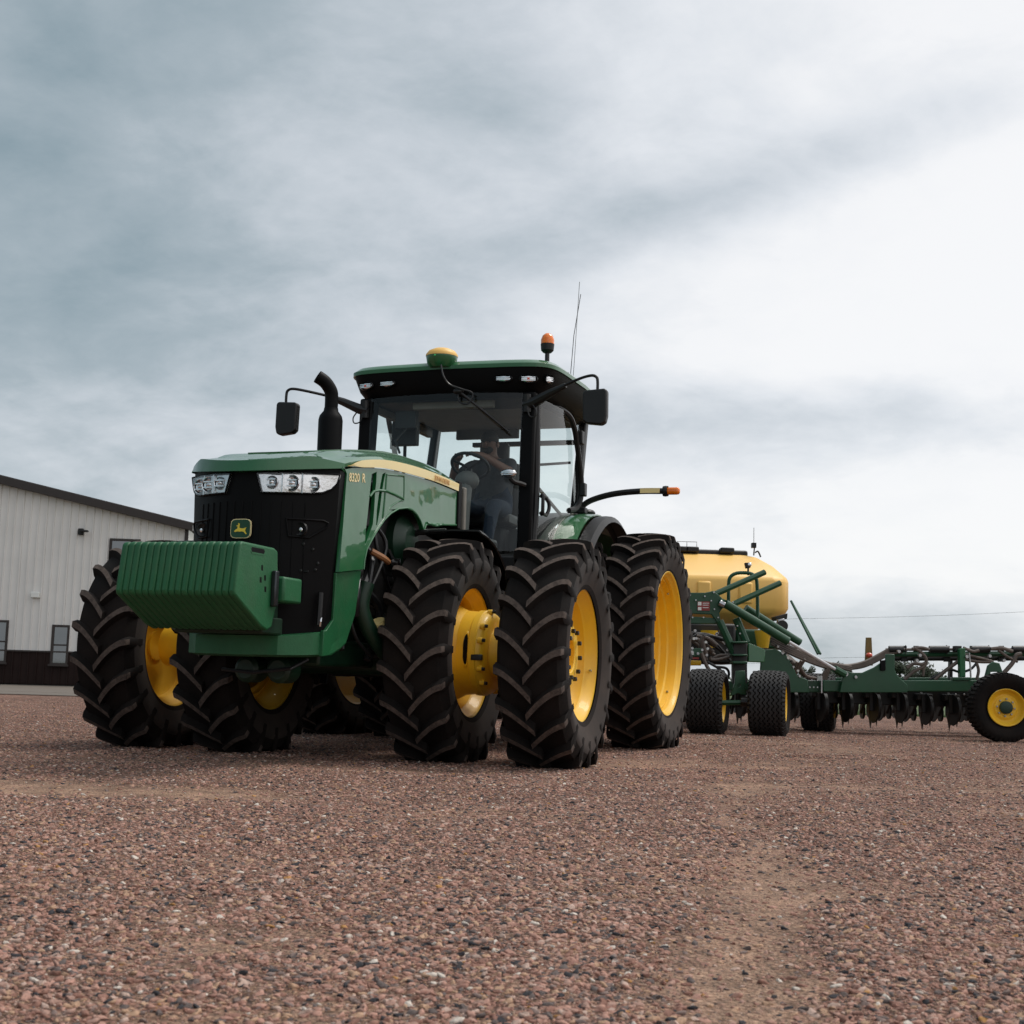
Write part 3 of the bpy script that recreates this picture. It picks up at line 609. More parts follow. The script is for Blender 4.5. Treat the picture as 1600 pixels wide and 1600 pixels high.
outl = [(XE, 1.728)] + top + [(1.245, 1.7), (1.255, 1.53), (1.285, 1.205)] + arch[:-1]
v1 = [(.861, 1.885), (.785, 1.912), (.785, 1.85), (.797, 1.766), (.800, 1.66), (.812, 1.56), (.898, 1.43), (.925, 1.41), (.915, 1.52), (.896, 1.63), (.879, 1.759)]
v2 = [(.690, 1.911), (.640, 1.930), (.664, 1.87), (.690, 1.78), (.712, 1.66), (.745, 1.56), (.760, 1.555), (.758, 1.66), (.738, 1.76), (.716, 1.84)]
lowp = [(1.285, 1.200), (1.235, .91), (1.31, .84), (1.345, .838), (1.345, .68), (1.22, .69), (1.10, .73), (1.02, .77), (.93, .96), (.93, 1.247)]
for s in (1, -1):
    b = MB(); b.prism(outl, 'y', s*.505, s*.532, holes=[v1, v2])
    o = b.build('hood_side', 'green', tr, bevel=.004)
    bx = MB(); bx.tube([(.875, s*.529, 1.735), (.82, s*.529, 1.775), (.74, s*.530, 1.795), (.62, s*.533, 1.805), (.48, s*.534, 1.80), (.33, s*.533, 1.79)], .010, 6); bx.build('vent_bar', 'green', o)
    # pressed frame of the side screen beside the vents
    fr = [(.625, 1.918), (.331, 1.950), (.322, 1.86), (.322, 1.782), (.42, 1.76), (.54, 1.71), (.66, 1.62), (.645, 1.72), (.632, 1.83)]
    bx = MB(); lo = [(x, s*.533, z) for x, z in fr]; bx.tube(lo+[lo[0]], .006, 6); bx.build('screen_frame', 'green', o)
    bx = MB(); bx.prism([(x*.93+.034, z*.93+.127) for x, z in fr], 'y', s*.532, s*.535); bx.build('side_screen', 'green', o, bevel=.002)
    b = MB(); n = len(lowp); yv = lambda x, z: interp(z, [(.68, .470), (.85, .476), (1.24, .518)])
    b.prism(lowp, 'y', 0, 1); b.v = [(x, s*(yv(x, z) - (.025 if y < .5 else 0)), z) for x, y, z in b.v]
    b.build('front_column', 'cast', tr, bevel=.004)
    # hood lip trim along the wheel arch
    bx = MB(); bx.tube([(x, s*.533, z) for x, z in arch], .008, 6); bx.build('arch_lip', 'green', o)
    MB().box(-.79, XE-.005, min(s*.40, s*.545), max(s*.40, s*.545), 1.70, 2.07).build('hood_gasket', 'gloss', tr, bevel=.008); MB().box(-.90, -.84, min(s*.46, s*.545), max(s*.46, s*.545), 1.66, 2.04).build('cowl_post', 'tan', tr, bevel=.012)
    MB().tube([(-.12, s*.536, 1.675), (-.26, s*.545, 1.672), (-.42, s*.54, 1.70)], .010, 6).build('arch_trim', 'green', o)
LM = lambda x, y, z, rot=0: Matrix.Translation((x, y, z)) @ Matrix(((-1, 0, 0, 0), (0, 0, 1, 0), (0, 1, 0, 0), (0, 0, 0, 1))) @ Matrix.Rotation(rot, 4, 'Z')
RM = lambda x, y, z, rot=0: Matrix.Translation((x, y, z)) @ Matrix(((1, 0, 0, 0), (0, 0, -1, 0), (0, 1, 0, 0), (0, 0, 0, 1))) @ Matrix.Rotation(rot, 4, 'Z')
text('8320', .078, LM(1.205, .534, 1.788, .115), 'model_number', 'letter', tr, shear=.1, xs=1.0)
text('R', .082, LM(1.012, .534, 1.810, .115), 'model_letter', 'letter', tr, shear=.1)
text('JOHN DEERE', .048, LM(-.20, .5515, 2.006, .0), 'brand_lettering', 'brand', tr, xs=1.1)
text('8320 R', .078, RM(.90, -.534, 1.83, -.1), 'model_number', 'letter', tr)
# engine bay behind the arch
b = MB(); b.box(-.95, 1.15, -.36, .36, .95, 1.86); b.build('engine_block', 'dark', tr, bevel=.03)
for k in range(26):
    s = 1 if k < 19 else -1
    x = random.uniform(-.2, .85); z = random.uniform(1.02, 1.62); 
    if k % 6 == 0:
        MB().lathe([(0, 0), (0, .035), (s*.08, .035), (s*.09, .02), (s*.09, 0)], c=(x, s*.36, z), ax='y' , n=14).build('engine_fitting', 'dark', tr)
    else:
        q = [(x, s*.38, z), (x+random.uniform(-.2, .2), s*random.uniform(.38, .50), z-random.uniform(.05, .2)), (x+random.uniform(-.3, .3), s*.42, z-random.uniform(.2, .5))]
        MB().tube(catmull(q, 5), random.choice((.014, .02, .03)), 8).build('engine_hose', 'hoseblack', tr)
MB().tube(catmull([(.62, .44, 1.40), (.55, .50, 1.36), (.47, .50, 1.34)], 5), .022, 8).build('orange_hose', mat('rust_hose', (.30, .13, .05), .5), tr)
MB().lathe([(0, 0), (0, .03), (.05, .03), (.06, .0)], c=(.30, .46, 1.35), ax='y', n=12).build('engine_cap', 'chrome', tr)
MB().tube([(.26, .49, 1.24), (.235, .50, 1.17)], .012, 8).build('dipstick', 'white', tr)
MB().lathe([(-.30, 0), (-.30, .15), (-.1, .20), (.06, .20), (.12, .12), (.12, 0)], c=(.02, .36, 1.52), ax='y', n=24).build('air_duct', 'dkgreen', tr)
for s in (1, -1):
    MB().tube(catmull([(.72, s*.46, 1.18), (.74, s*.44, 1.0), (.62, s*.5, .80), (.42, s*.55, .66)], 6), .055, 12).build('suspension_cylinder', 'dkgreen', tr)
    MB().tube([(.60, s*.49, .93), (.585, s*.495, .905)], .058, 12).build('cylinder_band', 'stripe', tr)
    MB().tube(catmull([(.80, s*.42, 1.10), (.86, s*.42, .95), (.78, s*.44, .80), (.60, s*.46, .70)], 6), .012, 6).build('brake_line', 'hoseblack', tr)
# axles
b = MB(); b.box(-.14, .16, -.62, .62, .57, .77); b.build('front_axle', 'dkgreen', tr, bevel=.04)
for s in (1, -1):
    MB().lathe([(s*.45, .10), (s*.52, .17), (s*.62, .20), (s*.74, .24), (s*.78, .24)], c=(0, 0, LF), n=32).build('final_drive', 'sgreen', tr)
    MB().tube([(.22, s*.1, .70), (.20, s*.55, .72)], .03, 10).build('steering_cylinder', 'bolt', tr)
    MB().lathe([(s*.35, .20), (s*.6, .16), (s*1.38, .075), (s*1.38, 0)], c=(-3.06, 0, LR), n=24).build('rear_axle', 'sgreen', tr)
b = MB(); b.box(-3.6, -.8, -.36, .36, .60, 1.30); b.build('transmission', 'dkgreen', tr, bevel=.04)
b = MB(); b.box(-2.15, -1.15, .50, .95, .55, 1.12); b.build('fuel_tank', 'black', tr, bevel=.06)
b = MB(); b.box(-2.15, -1.15, -.95, -.50, .55, 1.12); b.build('fuel_tank', 'black', tr, bevel=.06)
for k in range(4): MB().box(-1.95, -1.55, .88+.03*(3-k), 1.10+.03*(3-k), .50+.27*k, .53+.27*k).build('cab_step', 'black', tr, bevel=.006)
b = MB(); b.box(-4.5, -3.5, -.10, .10, .42, .50); b.build('drawbar', 'sgreen', tr, bevel=.01)

# ------------------------------------------------------------------ fenders
def fender(name, cx, cz, r, a0, a1, y0, y1, mt, lip=.0, n=22, rise=None, drop=.03):
    b = MB(); rows = []
    for i in range(n+1):
        a = R(a0+(a1-a0)*i/n); rr = r if rise is None else interp(a0+(a1-a0)*i/n, rise)
        ca, sa = math.cos(a), math.sin(a)
        rows.append([(cx+(rr-drop-.0)*ca, y0, cz+(rr-drop)*sa), (cx+rr*ca, y0+(.03 if y1 > y0 else -.03), cz+rr*sa), (cx+rr*ca, (y0+y1)/2, cz+(rr+.006)*sa), (cx+rr*ca, y1-(.03 if y1 > y0 else -.03), cz+rr*sa), (cx+(rr-drop)*ca, y1, cz+(rr-drop)*sa)])
    b.grid(rows); return b.build(name, mt, tr, solid=.012)
for s in (1, -1):
    fender('front_fender', 0, LF, .87, 92, 196, s*.56, s*1.0, 'black', rise=[(92, .865), (130, .87), (165, .915), (196, .93)])
    MB().tube([(-.05, s*.30, 1.50), (-.05, s*.5, 1.60), (-.08, s*.70, 1.61)], .022, 8).build('fender_bracket', 'black', tr)
    rise = [(30, 1.20), (45, 1.155), (75, 1.16), (90, 1.165), (110, 1.15), (150, 1.15)]
    fender('rear_fender', -3.06, LR, 1.16, 32, 160, s*.82, s*1.05, 'green', rise=rise, drop=.004)
    fender('fender_inner', -3.06, LR, 1.16, 20, 160, s*.56, s*.82, 'black', rise=[(20, 1.32), (40, 1.25), (60, 1.19), (90, 1.17), (160, 1.15)], drop=.01)
    rise2 = [(28, 1.20), (60, 1.15), (90, 1.135), (150, 1.12)]
    fender('fender_extension', -3.06, LR, 1.13, 28, 165, s*1.05, s*1.215, 'black', rise=rise2, drop=.05)
    MB().tube([(-3.06+(interp(a, rise)+.004)*math.cos(R(a)), s*.825, LR+(interp(a, rise)+.004)*math.sin(R(a))) for a in range(34, 120, 6)], .007, 6).build('fender_seam', 'tan', tr)
    MB().ellip((-3.15, s*.92, 2.12), (.10, .05, .03), 12, 8).build('fender_lamp', 'black', tr)
    q = MB(); q.tube(catmull([(-3.0, s*.86, 2.10), (-3.0, s*.90, 2.17), (-3.0, s*1.0, 2.225), (-3.0, s*1.19, 2.272), (-3.0, s*1.43, 2.292), (-3.0, s*1.66, 2.290)], 6), .028, 8); q.v = [(x, y, z) for x, y, z in q.v]; arm = q.build('signal_arm', 'black', tr)
    MB().box(-2.968, -2.962, min(s*1.44, s*1.62), max(s*1.44, s*1.62), 2.270, 2.314).build('reflector_strip', 'stripe', arm)
    q = MB(); q.box(-3.03, -2.962, min(s*1.668, s*1.80), max(s*1.668, s*1.80), 2.256, 2.322); q.build('turn_signal', 'amber', arm, bevel=.026, seg=4)
    MB().lathe([(s*1.645, .046), (s*1.665, .050), (s*1.69, .047)], c=(-3.0, 0, 2.289), n=16).build('signal_socket', 'black', arm)
    MB().box(-3.05, -2.95, min(s*.84, s*.93), max(s*.84, s*.93), 2.09, 2.15).build('signal_base', 'black', tr, bevel=.01)

# ------------------------------------------------------------------ cab
XA = -1.72
b = MB(); b.box(-3.45, -1.70, -.80, .80, 1.42, 1.60); b.build('cab_floor', 'black', tr, bevel=.03)
b = MB(); b.box(-1.75, -1.10, -.52, .52, 1.3, 1.72); b.box(-1.15, -.80, -.42, .42, 1.3, 2.10); b.build('firewall', 'black', tr, bevel=.03)
for s in (1, -1):
    b = MB(); b.prism([(-1.705, 1.55), (-1.80, 1.55), (-1.90, 2.98), (-1.745, 2.98)], 'y', s*.685, s*.812); b.build('front_pillar', 'gloss', tr, bevel=.02)
    b = MB(); b.tube(catmull([(-1.80, s*.80, 1.56), (-1.82, s*.815, 2.0), (-1.83, s*.81, 2.5), (-1.85, s*.79, 2.95)], 5), .030, 8); b.build('door_frame_front', 'black', tr)
    b = MB(); b.tube(catmull([(-2.32, s*.79, 2.975), (-2.52, s*.87, 2.93), (-2.64, s*.895, 2.84), (-2.74, s*.90, 2.70), (-2.87, s*.91, 2.40), (-2.90, s*.90, 2.22), (-2.82, s*.88, 2.12), (-2.66, s*.86, 2.08)], 6), .026, 8); b.build('door_frame_rear', 'black', tr)
    for z in (2.76, 2.30): MB().box(-2.94 if z < 2.5 else -2.82, -2.86 if z < 2.5 else -2.74, min(s*.90, s*.95), max(s*.90, s*.95), z-.06, z+.06).build('door_hinge', 'black', tr, bevel=.008)
    # door glass
    rows = []
    for z in np.linspace(1.62, 2.95, 9):
        xr = interp(z, [(1.6, -2.30), (1.8, -2.5), (2.05, -2.66), (2.12, -2.84), (2.3, -2.90), (2.7, -2.76), (2.85, -2.62), (2.95, -2.42)])
        rows.append([(x, s*(.79+.085*math.sin(PI*min(1, (x+1.8)/-1.6))*.9), z) for x in np.linspace(-1.80, xr, 7)])
    MB().grid(rows).build('door_glass', 'glass', tr, recalc=False)
    b = MB(); b.prism([(-3.02, 1.6), (-3.16, 1.6), (-3.50, 3.04), (-3.40, 3.04)], 'y', s*.72, s*.80); b.build('rear_pillar', 'black', tr, bevel=.02)
    rows = [[(x0 + (x1-x0)*u, s*(.88-.1*u), z) for u in (0, .5, 1)] for z, x0, x1 in ((2.1, -2.88, -3.10), (2.4, -2.92, -3.2), (3.0, -2.70, -3.38))]
    MB().grid(rows).build('rear_quarter_glass', 'glass', tr, recalc=False)
    b = MB(); b.tube(catmull([(-1.87, s*.845, 2.10), (-1.84, s*.87, 2.11), (-1.83, s*.875, 2.06), (-1.83, s*.875, 2.0), (-1.84, s*.87, 1.95), (-1.87, s*.845, 1.96)], 5), .016, 8)
    b.tube(catmull([(-1.97, s*.855, 2.10), (-2.0, s*.875, 2.06), (-2.0, s*.875, 2.0), (-1.97, s*.86, 1.95)], 5), .016, 8); b.tube([(-1.86, s*.86, 2.105), (-1.98, s*.86, 2.105)], .016, 8); b.tube([(-1.86, s*.86, 1.955), (-1.98, s*.86, 1.955)], .016, 8)
    b.build('door_handle', 'black', tr)
    MB().tube([(-2.0, s*.77, 2.20), (-2.5, s*.80, 2.06), (-2.9, s*.80, 1.98)], .015, 8).build('grab_rail', 'grey', tr)
# windshield: bowed, from the floor to the roof
rows = []
for z in np.linspace(1.62, 2.97, 8):
    xo = interp(z, [(1.62, -1.70), (2.97, -1.745)]); rows.append([(xo+.10*(1-(y/.70)**2), y, z) for y in np.linspace(-.70, .70, 11)])
MB().grid(rows).build('windshield', 'glass', tr, recalc=False)
rows = [[(-3.12-.27*(z-1.7)/1.25 - .05*(1-(y/.7)**2), y, z) for y in np.linspace(-.70, .70, 7)] for z in (1.95, 2.4, 3.05)]
MB().grid(rows).build('rear_window', 'glass', tr, recalc=False)
b = MB(); b.box(-3.22, -3.06, -.75, .75, 1.55, 1.97); b.build('cab_rear_wall', 'grey', tr, bevel=.02)
b = MB(); b.box(-3.40, -3.36, -.52, .13, 2.885, 2.99); b.build('rear_blind', 'grey', tr, bevel=.01)
b = MB(); b.prism([(-1.87, 2.955), (-3.42, 2.975), (-3.42, 3.06), (-1.87, 3.02)], 'y', -.70, .70); b.build('headliner', 'headliner', tr, bevel=.01)
b = MB(); b.box(-1.93, -1.87, -.36, .39, 2.885, 2.96); b.build('sun_visor', 'tan', tr, bevel=.01)
b = MB(); b.box(-3.3, -1.9, -.80, -.74, 2.90, 2.99); b.build('roof_rail', 'grey', tr, bevel=.01)
# roof: plan outline bowed at the front, two tiers
def roofring(x0, x1, w, z, tilt=0, bow=.07, n=112, ex=12):
    P = []; cx = (x0+x1)/2; a = (x0-x1)/2
    for i in range(n):
        t = 2*PI*i/n; c, q = math.cos(t), math.sin(t)
        u, v = math.copysign(abs(c)**(2/ex), c), math.copysign(abs(q)**(2/ex), q)
        P.append((cx + a*u + (bow*(1-v*v) if u > 0 else 0), v*(w+.05*(1-u*u)), z + tilt*(1-u)/2))
    return P
def rings(name, rs, mt, bevel=0):
    b = MB(); n = len(rs[0]); v = [p for r in rs for p in r]
    b.add(v, [(i*n+j, i*n+(j+1) % n, (i+1)*n+(j+1) % n, (i+1)*n+j) for i in range(len(rs)-1) for j in range(n)] + [tuple(range(n-1, -1, -1)), tuple(range((len(rs)-1)*n, len(rs)*n))])
    return b.build(name, mt, tr, ang=40)
rings('roof_fascia', [roofring(-1.84, -3.40, .77, 2.945, .05), roofring(-1.80, -3.50, .82, 2.985, .04), roofring(-1.775, -3.55, .88, 3.06, .02), roofring(-1.75, -3.58, .915, 3.16), roofring(-1.745, -3.58, .93, 3.205)], 'gloss')
rings('roof', [roofring(-1.738, -3.59, .938, 3.190), roofring(-1.735, -3.59, .938, 3.222), roofring(-1.77, -3.56, .90, 3.258), roofring(-1.9, -3.4, .76, 3.290), roofring(-2.15, -3.2, .5, 3.305)], 'green')
def marker(x, y, z, rw, rh, nrm_a, col):
    l = MB(); rot = Matrix.Rotation(nrm_a, 3, 'Z'); l.ellip((0, 0, 0), (.022, rw, rh), 18, 8, rot=rot); l.v = [(x+p[0], y+p[1], z+p[2]) for p in l.v]
    o = l.build('roof_lamp', 'chrome', tr)
    q = MB(); q.lathe([(0, 1.08), (.010, 1.12), (.022, 1.0)], ax='x', n=24); q.v = [tuple(Vector((x, y, z)) + rot @ Vector((p[0]+.003, p[1]*rw, p[2]*rh))) for p in q.v]; q.build('lamp_bezel', 'black', o)
    for dz in (-.35, 0, .35):
        q = MB(); q.box(.017, .024, -rw*.8, rw*.8, rh*dz-.003, rh*dz+.003); q.v = [tuple(Vector((x, y, z)) + rot @ Vector(p)) for p in q.v]; q.build('lamp_rib', 'silver', o)
    if col:
        q = MB(); q.ellip((.006, 0, 0), (.022, rw*.28, rh*.5), 10, 6, rot=None); q.v = [tuple(Vector((x, y, z)) + rot @ Vector(p)) for p in q.v]; q.build('marker_lens', col, o)
for s in (1, -1):
    marker(-1.712, s*.535, 3.090, .074, .034, s*.10, None); marker(-1.742, s*.748, 3.085, .074, .038, s*.25, 'redlens'); 
    if s > 0: marker(-1.845, s*.892, 3.095, .040, .040, s*.8, None)
# GPS dome, beacon, antennas, exhaust, mirrors
b = MB(); b.lathe([(3.20, .0), (3.20, .095), (3.235, .125), (3.29, .137), (3.30, .137)], c=(-1.70, -.03, 0.006), ax='z', n=28); g = b.build('receiver_base', 'green', tr)
b = MB(); b.lathe([(3.297, .139), (3.315, .138), (3.345, .115), (3.366, .07), (3.371, 0)], c=(-1.70, -.03, 0.006), ax='z', n=28); b.build('receiver_dome', 'tank', g)
MB().ellip((-1.562, -.04, 3.29), (.006, .01, .008), 8, 5).build('status_light', mat('green_led', (.1, .7, .2), .3), g)
MB().tube(catmull([(-1.56, .02, 3.20), (-1.55, .05, 3.10), (-1.57, .10, 3.03), (-1.58, .2, 2.99), (-1.6, .30, 2.95), (-1.58, .27, 2.86), (-1.58, .19, 2.88), (-1.60, .17, 2.95)], 6), .008, 6).build('receiver_cable', 'hoseblack', tr)
bx_, by_ = -2.02, .82
b = MB(); b.tube([(bx_+.03, by_-.02, 3.12), (bx_, by_, 3.30), (bx_, by_, 3.39)], .020, 8); bc = b.build('beacon_stem', 'black', tr)
MB().lathe([(3.375, 0), (3.375, .036), (3.395, .055), (3.45, .060), (3.455, .05)], c=(bx_, by_, 0), ax='z', n=20).build('beacon_base', 'black', bc)
MB().lathe([(3.452, .058), (3.49, .058), (3.525, .045), (3.545, .022), (3.548, 0)], c=(bx_, by_, 0), ax='z', n=20).build('beacon_lens', 'amber', bc)
b = MB(); b.tube([(-2.80, .80, 3.23), (-2.82, .80, 3.36)], .014, 8); b.tube([(-2.82, .80, 3.36), (-2.90, .80, 3.75), (-3.10, .80, 4.20)], .0035, 5); b.build('antenna', 'black', tr)
b = MB(); b.tube([(-2.95, .78, 3.23), (-3.0, .78, 3.5), (-3.12, .78, 4.33)], .0026, 5); b.build('antenna', 'grey', tr)
b = MB(); b.lathe([(1.75, .0), (1.75, .098), (2.60, .098), (2.635, .09), (2.675, .060), (2.70, .056), (2.70, 0)], c=(-.81, -.62, 0), ax='z', n=28); ex_ = b.build('exhaust_stack', 'gloss', tr)
b = MB(); b.tube(catmull([(-.81, -.62, 2.69), (-.81, -.62, 2.78), (-.80, -.625, 2.84), (-.765, -.66, 2.905), (-.72, -.71, 2.945)], 6), .054, 18, cap=False); b.build('exhaust_tip', 'gloss', ex_, solid=.004)
b = MB(); b.box(-.90, -.72, -.60, -.40, 1.70, 1.86); b.build('exhaust_bracket', 'black', tr, bevel=.01)
for s in (1, -1):
    yc = s*1.393; xm = -1.52
    b = MB(); q = [(yc-.10, 2.895), (yc-.082, 2.915), (yc+.085, 2.925), (yc+.103, 2.905), (yc+.105, 2.70), (yc+.093, 2.645), (yc+.06, 2.625), (yc-.065, 2.640), (yc-.095, 2.668)]
    if s < 0: q = [(2*yc-y, z) for y, z in q]
    b.prism(q, 'x', xm-.045, xm+.03); mr = b.build('mirror', 'black', tr, bevel=.022, seg=3)
    b = MB(); b.box(xm-.049, xm-.046, yc-.08, yc+.08, 2.66, 2.89); b.build('mirror_glass', 'chrome', mr)
    b = MB(); b.tube(catmull([(-1.66, s*1.08, 2.995), (-1.55, s*1.25, 3.025), (-1.52, s*1.355, 3.040), (-1.515, s*1.40, 3.025), (-1.515, s*1.412, 2.99), (-1.515, s*1.413, 2.91)], 5), .0125, 8); b.build('mirror_arm', 'black', mr)
    b = MB(); b.tube([(-1.73, s*.72, 2.86), (-1.73, s*.80, 2.88), (-1.70, s*.95, 2.945), (-1.66, s*1.10, 2.998)], [.040, .046, .036, .022], 10); b.build('mirror_bracket', 'black', tr)
    b = MB(); b.tube([(-1.73, s*.745, 2.80), (-1.72, s*.745, 2.95)], .035, 10); b.build('mirror_pivot', 'black', tr)
    MB().tube(catmull([(-1.70, s*.80, 2.86), (-1.69, s*.84, 2.80), (-1.69, s*.83, 2.75), (-1.70, s*.78, 2.76), (-1.70, s*.76, 2.82)], 5), .006, 6).build('mirror_cable', 'hoseblack', tr)
b = MB(); b.tube(catmull([(-1.68, .76, 2.17), (-1.64, .73, 2.18), (-1.60, .69, 2.19), (-1.58, .665, 2.22)], 4), .022, 8); wl = b.build('work_lamp_arm', 'black', tr)
b = MB(); b.ellip((-1.56, .655, 2.255), (.035, .070, .038), 16, 8); b.build('work_lamp', 'chrome', wl)
for dz in (-.012, 0, .012): MB().box(-1.527, -1.521, .605, .705, 2.25+dz, 2.254+dz).build('lamp_rib', 'silver', wl)
b = MB(); b.tube([(-1.605, .16, 2.985), (-1.59, .40, 2.80), (-1.63, .625, 2.615)], [.013, .011, .008], 6); b.ellip((-1.605, .17, 2.975), (.03, .05, .03), 10, 6); b.build('wiper', 'black', tr)
# cab interior
b = MB(); b.box(-3.02, -2.68, -.26, .28, 1.95, 2.08); b.box(-3.08, -2.95, -.25, .27, 2.02, 2.58); b.box(-3.07, -2.96, -.13, .16, 2.56, 2.78); b.box(-2.95, -2.75, -.2, .22, 1.6, 1.96); b.build('driver_seat', 'dark', tr, bevel=.04)
b = MB(); b.tube([(-1.78, .14, 1.62), (-1.86, .14, 2.05), (-1.98, .14, 2.30)], [.09, .075, .05], 10); b.ellip((-1.96, .14, 2.26), (.09, .11, .09), 14, 8); b.build('steering_column', 'grey', tr)
b = MB()
ctr = Vector((-2.07, .125, 2.41)); rt = Matrix.Rotation(R(-33), 3, 'Y')
ring = [ctr + rt @ Vector((.165*math.cos(a), .165*math.sin(a), 0)) for a in np.linspace(0, 2*PI, 33)]; b.tube(ring, .015, 8, cap=False)
for a in (R(60), R(180), R(300)): b.tube([ctr - rt @ Vector((0, 0, .03)), ctr + rt @ Vector((.165*math.cos(a), .165*math.sin(a), 0))], .013, 6)
b.tube([ctr - rt @ Vector((0, 0, .05)), Vector((-1.98, .14, 2.30))], .03, 8); b.build('steering_wheel', 'black', tr)
b = MB(); b.box(-2.75, -1.95, -.62, -.34, 1.6, 2.16); b.build('side_console', 'grey', tr, bevel=.05)
b = MB(); b.box(-2.2, -2.12, -.66, -.42, 2.62, 2.84); b.tube([(-2.18, -.55, 2.64), (-2.3, -.60, 2.5), (-2.3, -.62, 2.16)], .018, 6); b.build('display_screen', 'black', tr, bevel=.012)
b = MB(); b.box(-2.02, -1.96, -.56, -.36, 2.74, 2.90); b.tube([(-1.98, -.44, 2.76), (-1.9, -.52, 2.62), (-1.86, -.46, 2.50)], .012, 6); b.build('monitor', 'black', tr, bevel=.01)
b = MB(); b.tube([(-3.30, .68, 2.62), (-3.30, .2, 2.60), (-3.30, -.3, 2.66)], .014, 6); b.box(-3.36, -3.30, -.32, .70, 2.80, 2.84); b.build('window_latch', 'dark', tr)

# ------------------------------------------------------------------ driver
def skin_fig(name, nodes, edges, root, mats_by, parent, levels=2):
    me = bpy.data.meshes.new(name); keys = list(nodes)
    me.from_pydata([nodes[k][0] for k in keys], [(keys.index(a), keys.index(b)) for a, b in edges], []); me.update()
    o = bpy.data.objects.new(name, me); COL.objects.link(o)
    sk = o.modifiers.new('sk', 'SKIN'); sk.use_smooth_shade = True
    for i, k in enumerate(keys):
        r = nodes[k][1]; me.skin_vertices[0].data[i].radius = (r, r) if isinstance(r, float) else r
        me.skin_vertices[0].data[i].use_root = (k == root)
    ss = o.modifiers.new('ss', 'SUBSURF'); ss.levels = levels; ss.render_levels = levels
    dg = bpy.context.evaluated_depsgraph_get(); dg.update(); m2 = bpy.data.meshes.new_from_object(o.evaluated_get(dg))
    bpy.data.objects.remove(o)
    m2.materials.clear(); names = []
    for k in mats_by:
        if mats_by[k] not in names: names.append(mats_by[k])
    for n_ in names: m2.materials.append(M[n_])
    P = np.array([nodes[k][0] for k in keys])
    seg = [(keys.index(a), keys.index(b)) for a, b in edges]
    for pl_ in m2.polygons:
        c = np.array(pl_.center); best, bi = 1e9, 0
        for a, b_ in seg:
            d = P[b_]-P[a]; t_ = np.clip((c-P[a]) @ d/(d @ d), 0, 1); dist = np.linalg.norm(P[a]+t_*d-c)
            if dist < best: best, bi = dist, (a, b_)
        pl_.material_index = names.index(mats_by.get((keys[bi[0]], keys[bi[1]]), mats_by['*'])); pl_.use_smooth = True
    r = bpy.data.objects.new(name, m2); COL.objects.link(r); r.parent = parent; return r
pe = empty('person', loc=tuple(tr.location), rz=TH)
tag(pe, 'driver in grey shirt and blue jeans holding the steering wheel in the cab', 'person')
nd = {'pelvis': ((-2.84, .07, 2.13), .150), 'belly': ((-2.83, .07, 2.27), .150), 'chest': ((-2.82, .07, 2.44), (.165, .125)), 'neckb': ((-2.80, .065, 2.575), .075), 'neck': ((-2.785, .06, 2.63), .055), 'head': ((-2.755, .05, 2.715), .085), 'crown': ((-2.755, .05, 2.79), .072),
      'shL': ((-2.79, .26, 2.53), .070), 'elL': ((-2.55, .33, 2.42), .048), 'wrL': ((-2.31, .17, 2.53), .033), 'haL': ((-2.235, .10, 2.545), .038),
      'shR': ((-2.79, -.13, 2.53), .070), 'elR': ((-2.60, -.24, 2.36), .048), 'wrR': ((-2.36, -.12, 2.50), .033), 'haR': ((-2.27, -.07, 2.53), .038),
      'hpL': ((-2.78, .19, 2.10), .105), 'knL': ((-2.38, .24, 2.10), .072), 'anL': ((-2.22, .24, 1.70), .048), 'toL': ((-2.05, .24, 1.65), .045),
      'hpR': ((-2.78, -.05, 2.10), .105), 'knR': ((-2.38, -.08, 2.10), .072), 'anR': ((-2.20, -.08, 1.70), .048), 'toR': ((-2.03, -.08, 1.65), .045)}
ed = [('pelvis', 'belly'), ('belly', 'chest'), ('chest', 'neckb'), ('neckb', 'neck'), ('neck', 'head'), ('head', 'crown'), ('chest', 'shL'), ('shL', 'elL'), ('elL', 'wrL'), ('wrL', 'haL'), ('chest', 'shR'), ('shR', 'elR'), ('elR', 'wrR'), ('wrR', 'haR'),
      ('pelvis', 'hpL'), ('hpL', 'knL'), ('knL', 'anL'), ('anL', 'toL'), ('pelvis', 'hpR'), ('hpR', 'knR'), ('knR', 'anR'), ('anR', 'toR')]
mb_ = {'*': 'shirt', ('neckb', 'neck'): 'skin', ('neck', 'head'): 'skin', ('head', 'crown'): 'skin', ('elL', 'wrL'): 'skin', ('wrL', 'haL'): 'skin', ('elR', 'wrR'): 'skin', ('wrR', 'haR'): 'skin'}
for k in (('pelvis', 'hpL'), ('hpL', 'knL'), ('knL', 'anL'), ('pelvis', 'hpR'), ('hpR', 'knR'), ('knR', 'anR')): mb_[k] = 'jeans'
mb_[('anL', 'toL')] = 'hair'; mb_[('anR', 'toR')] = 'hair'
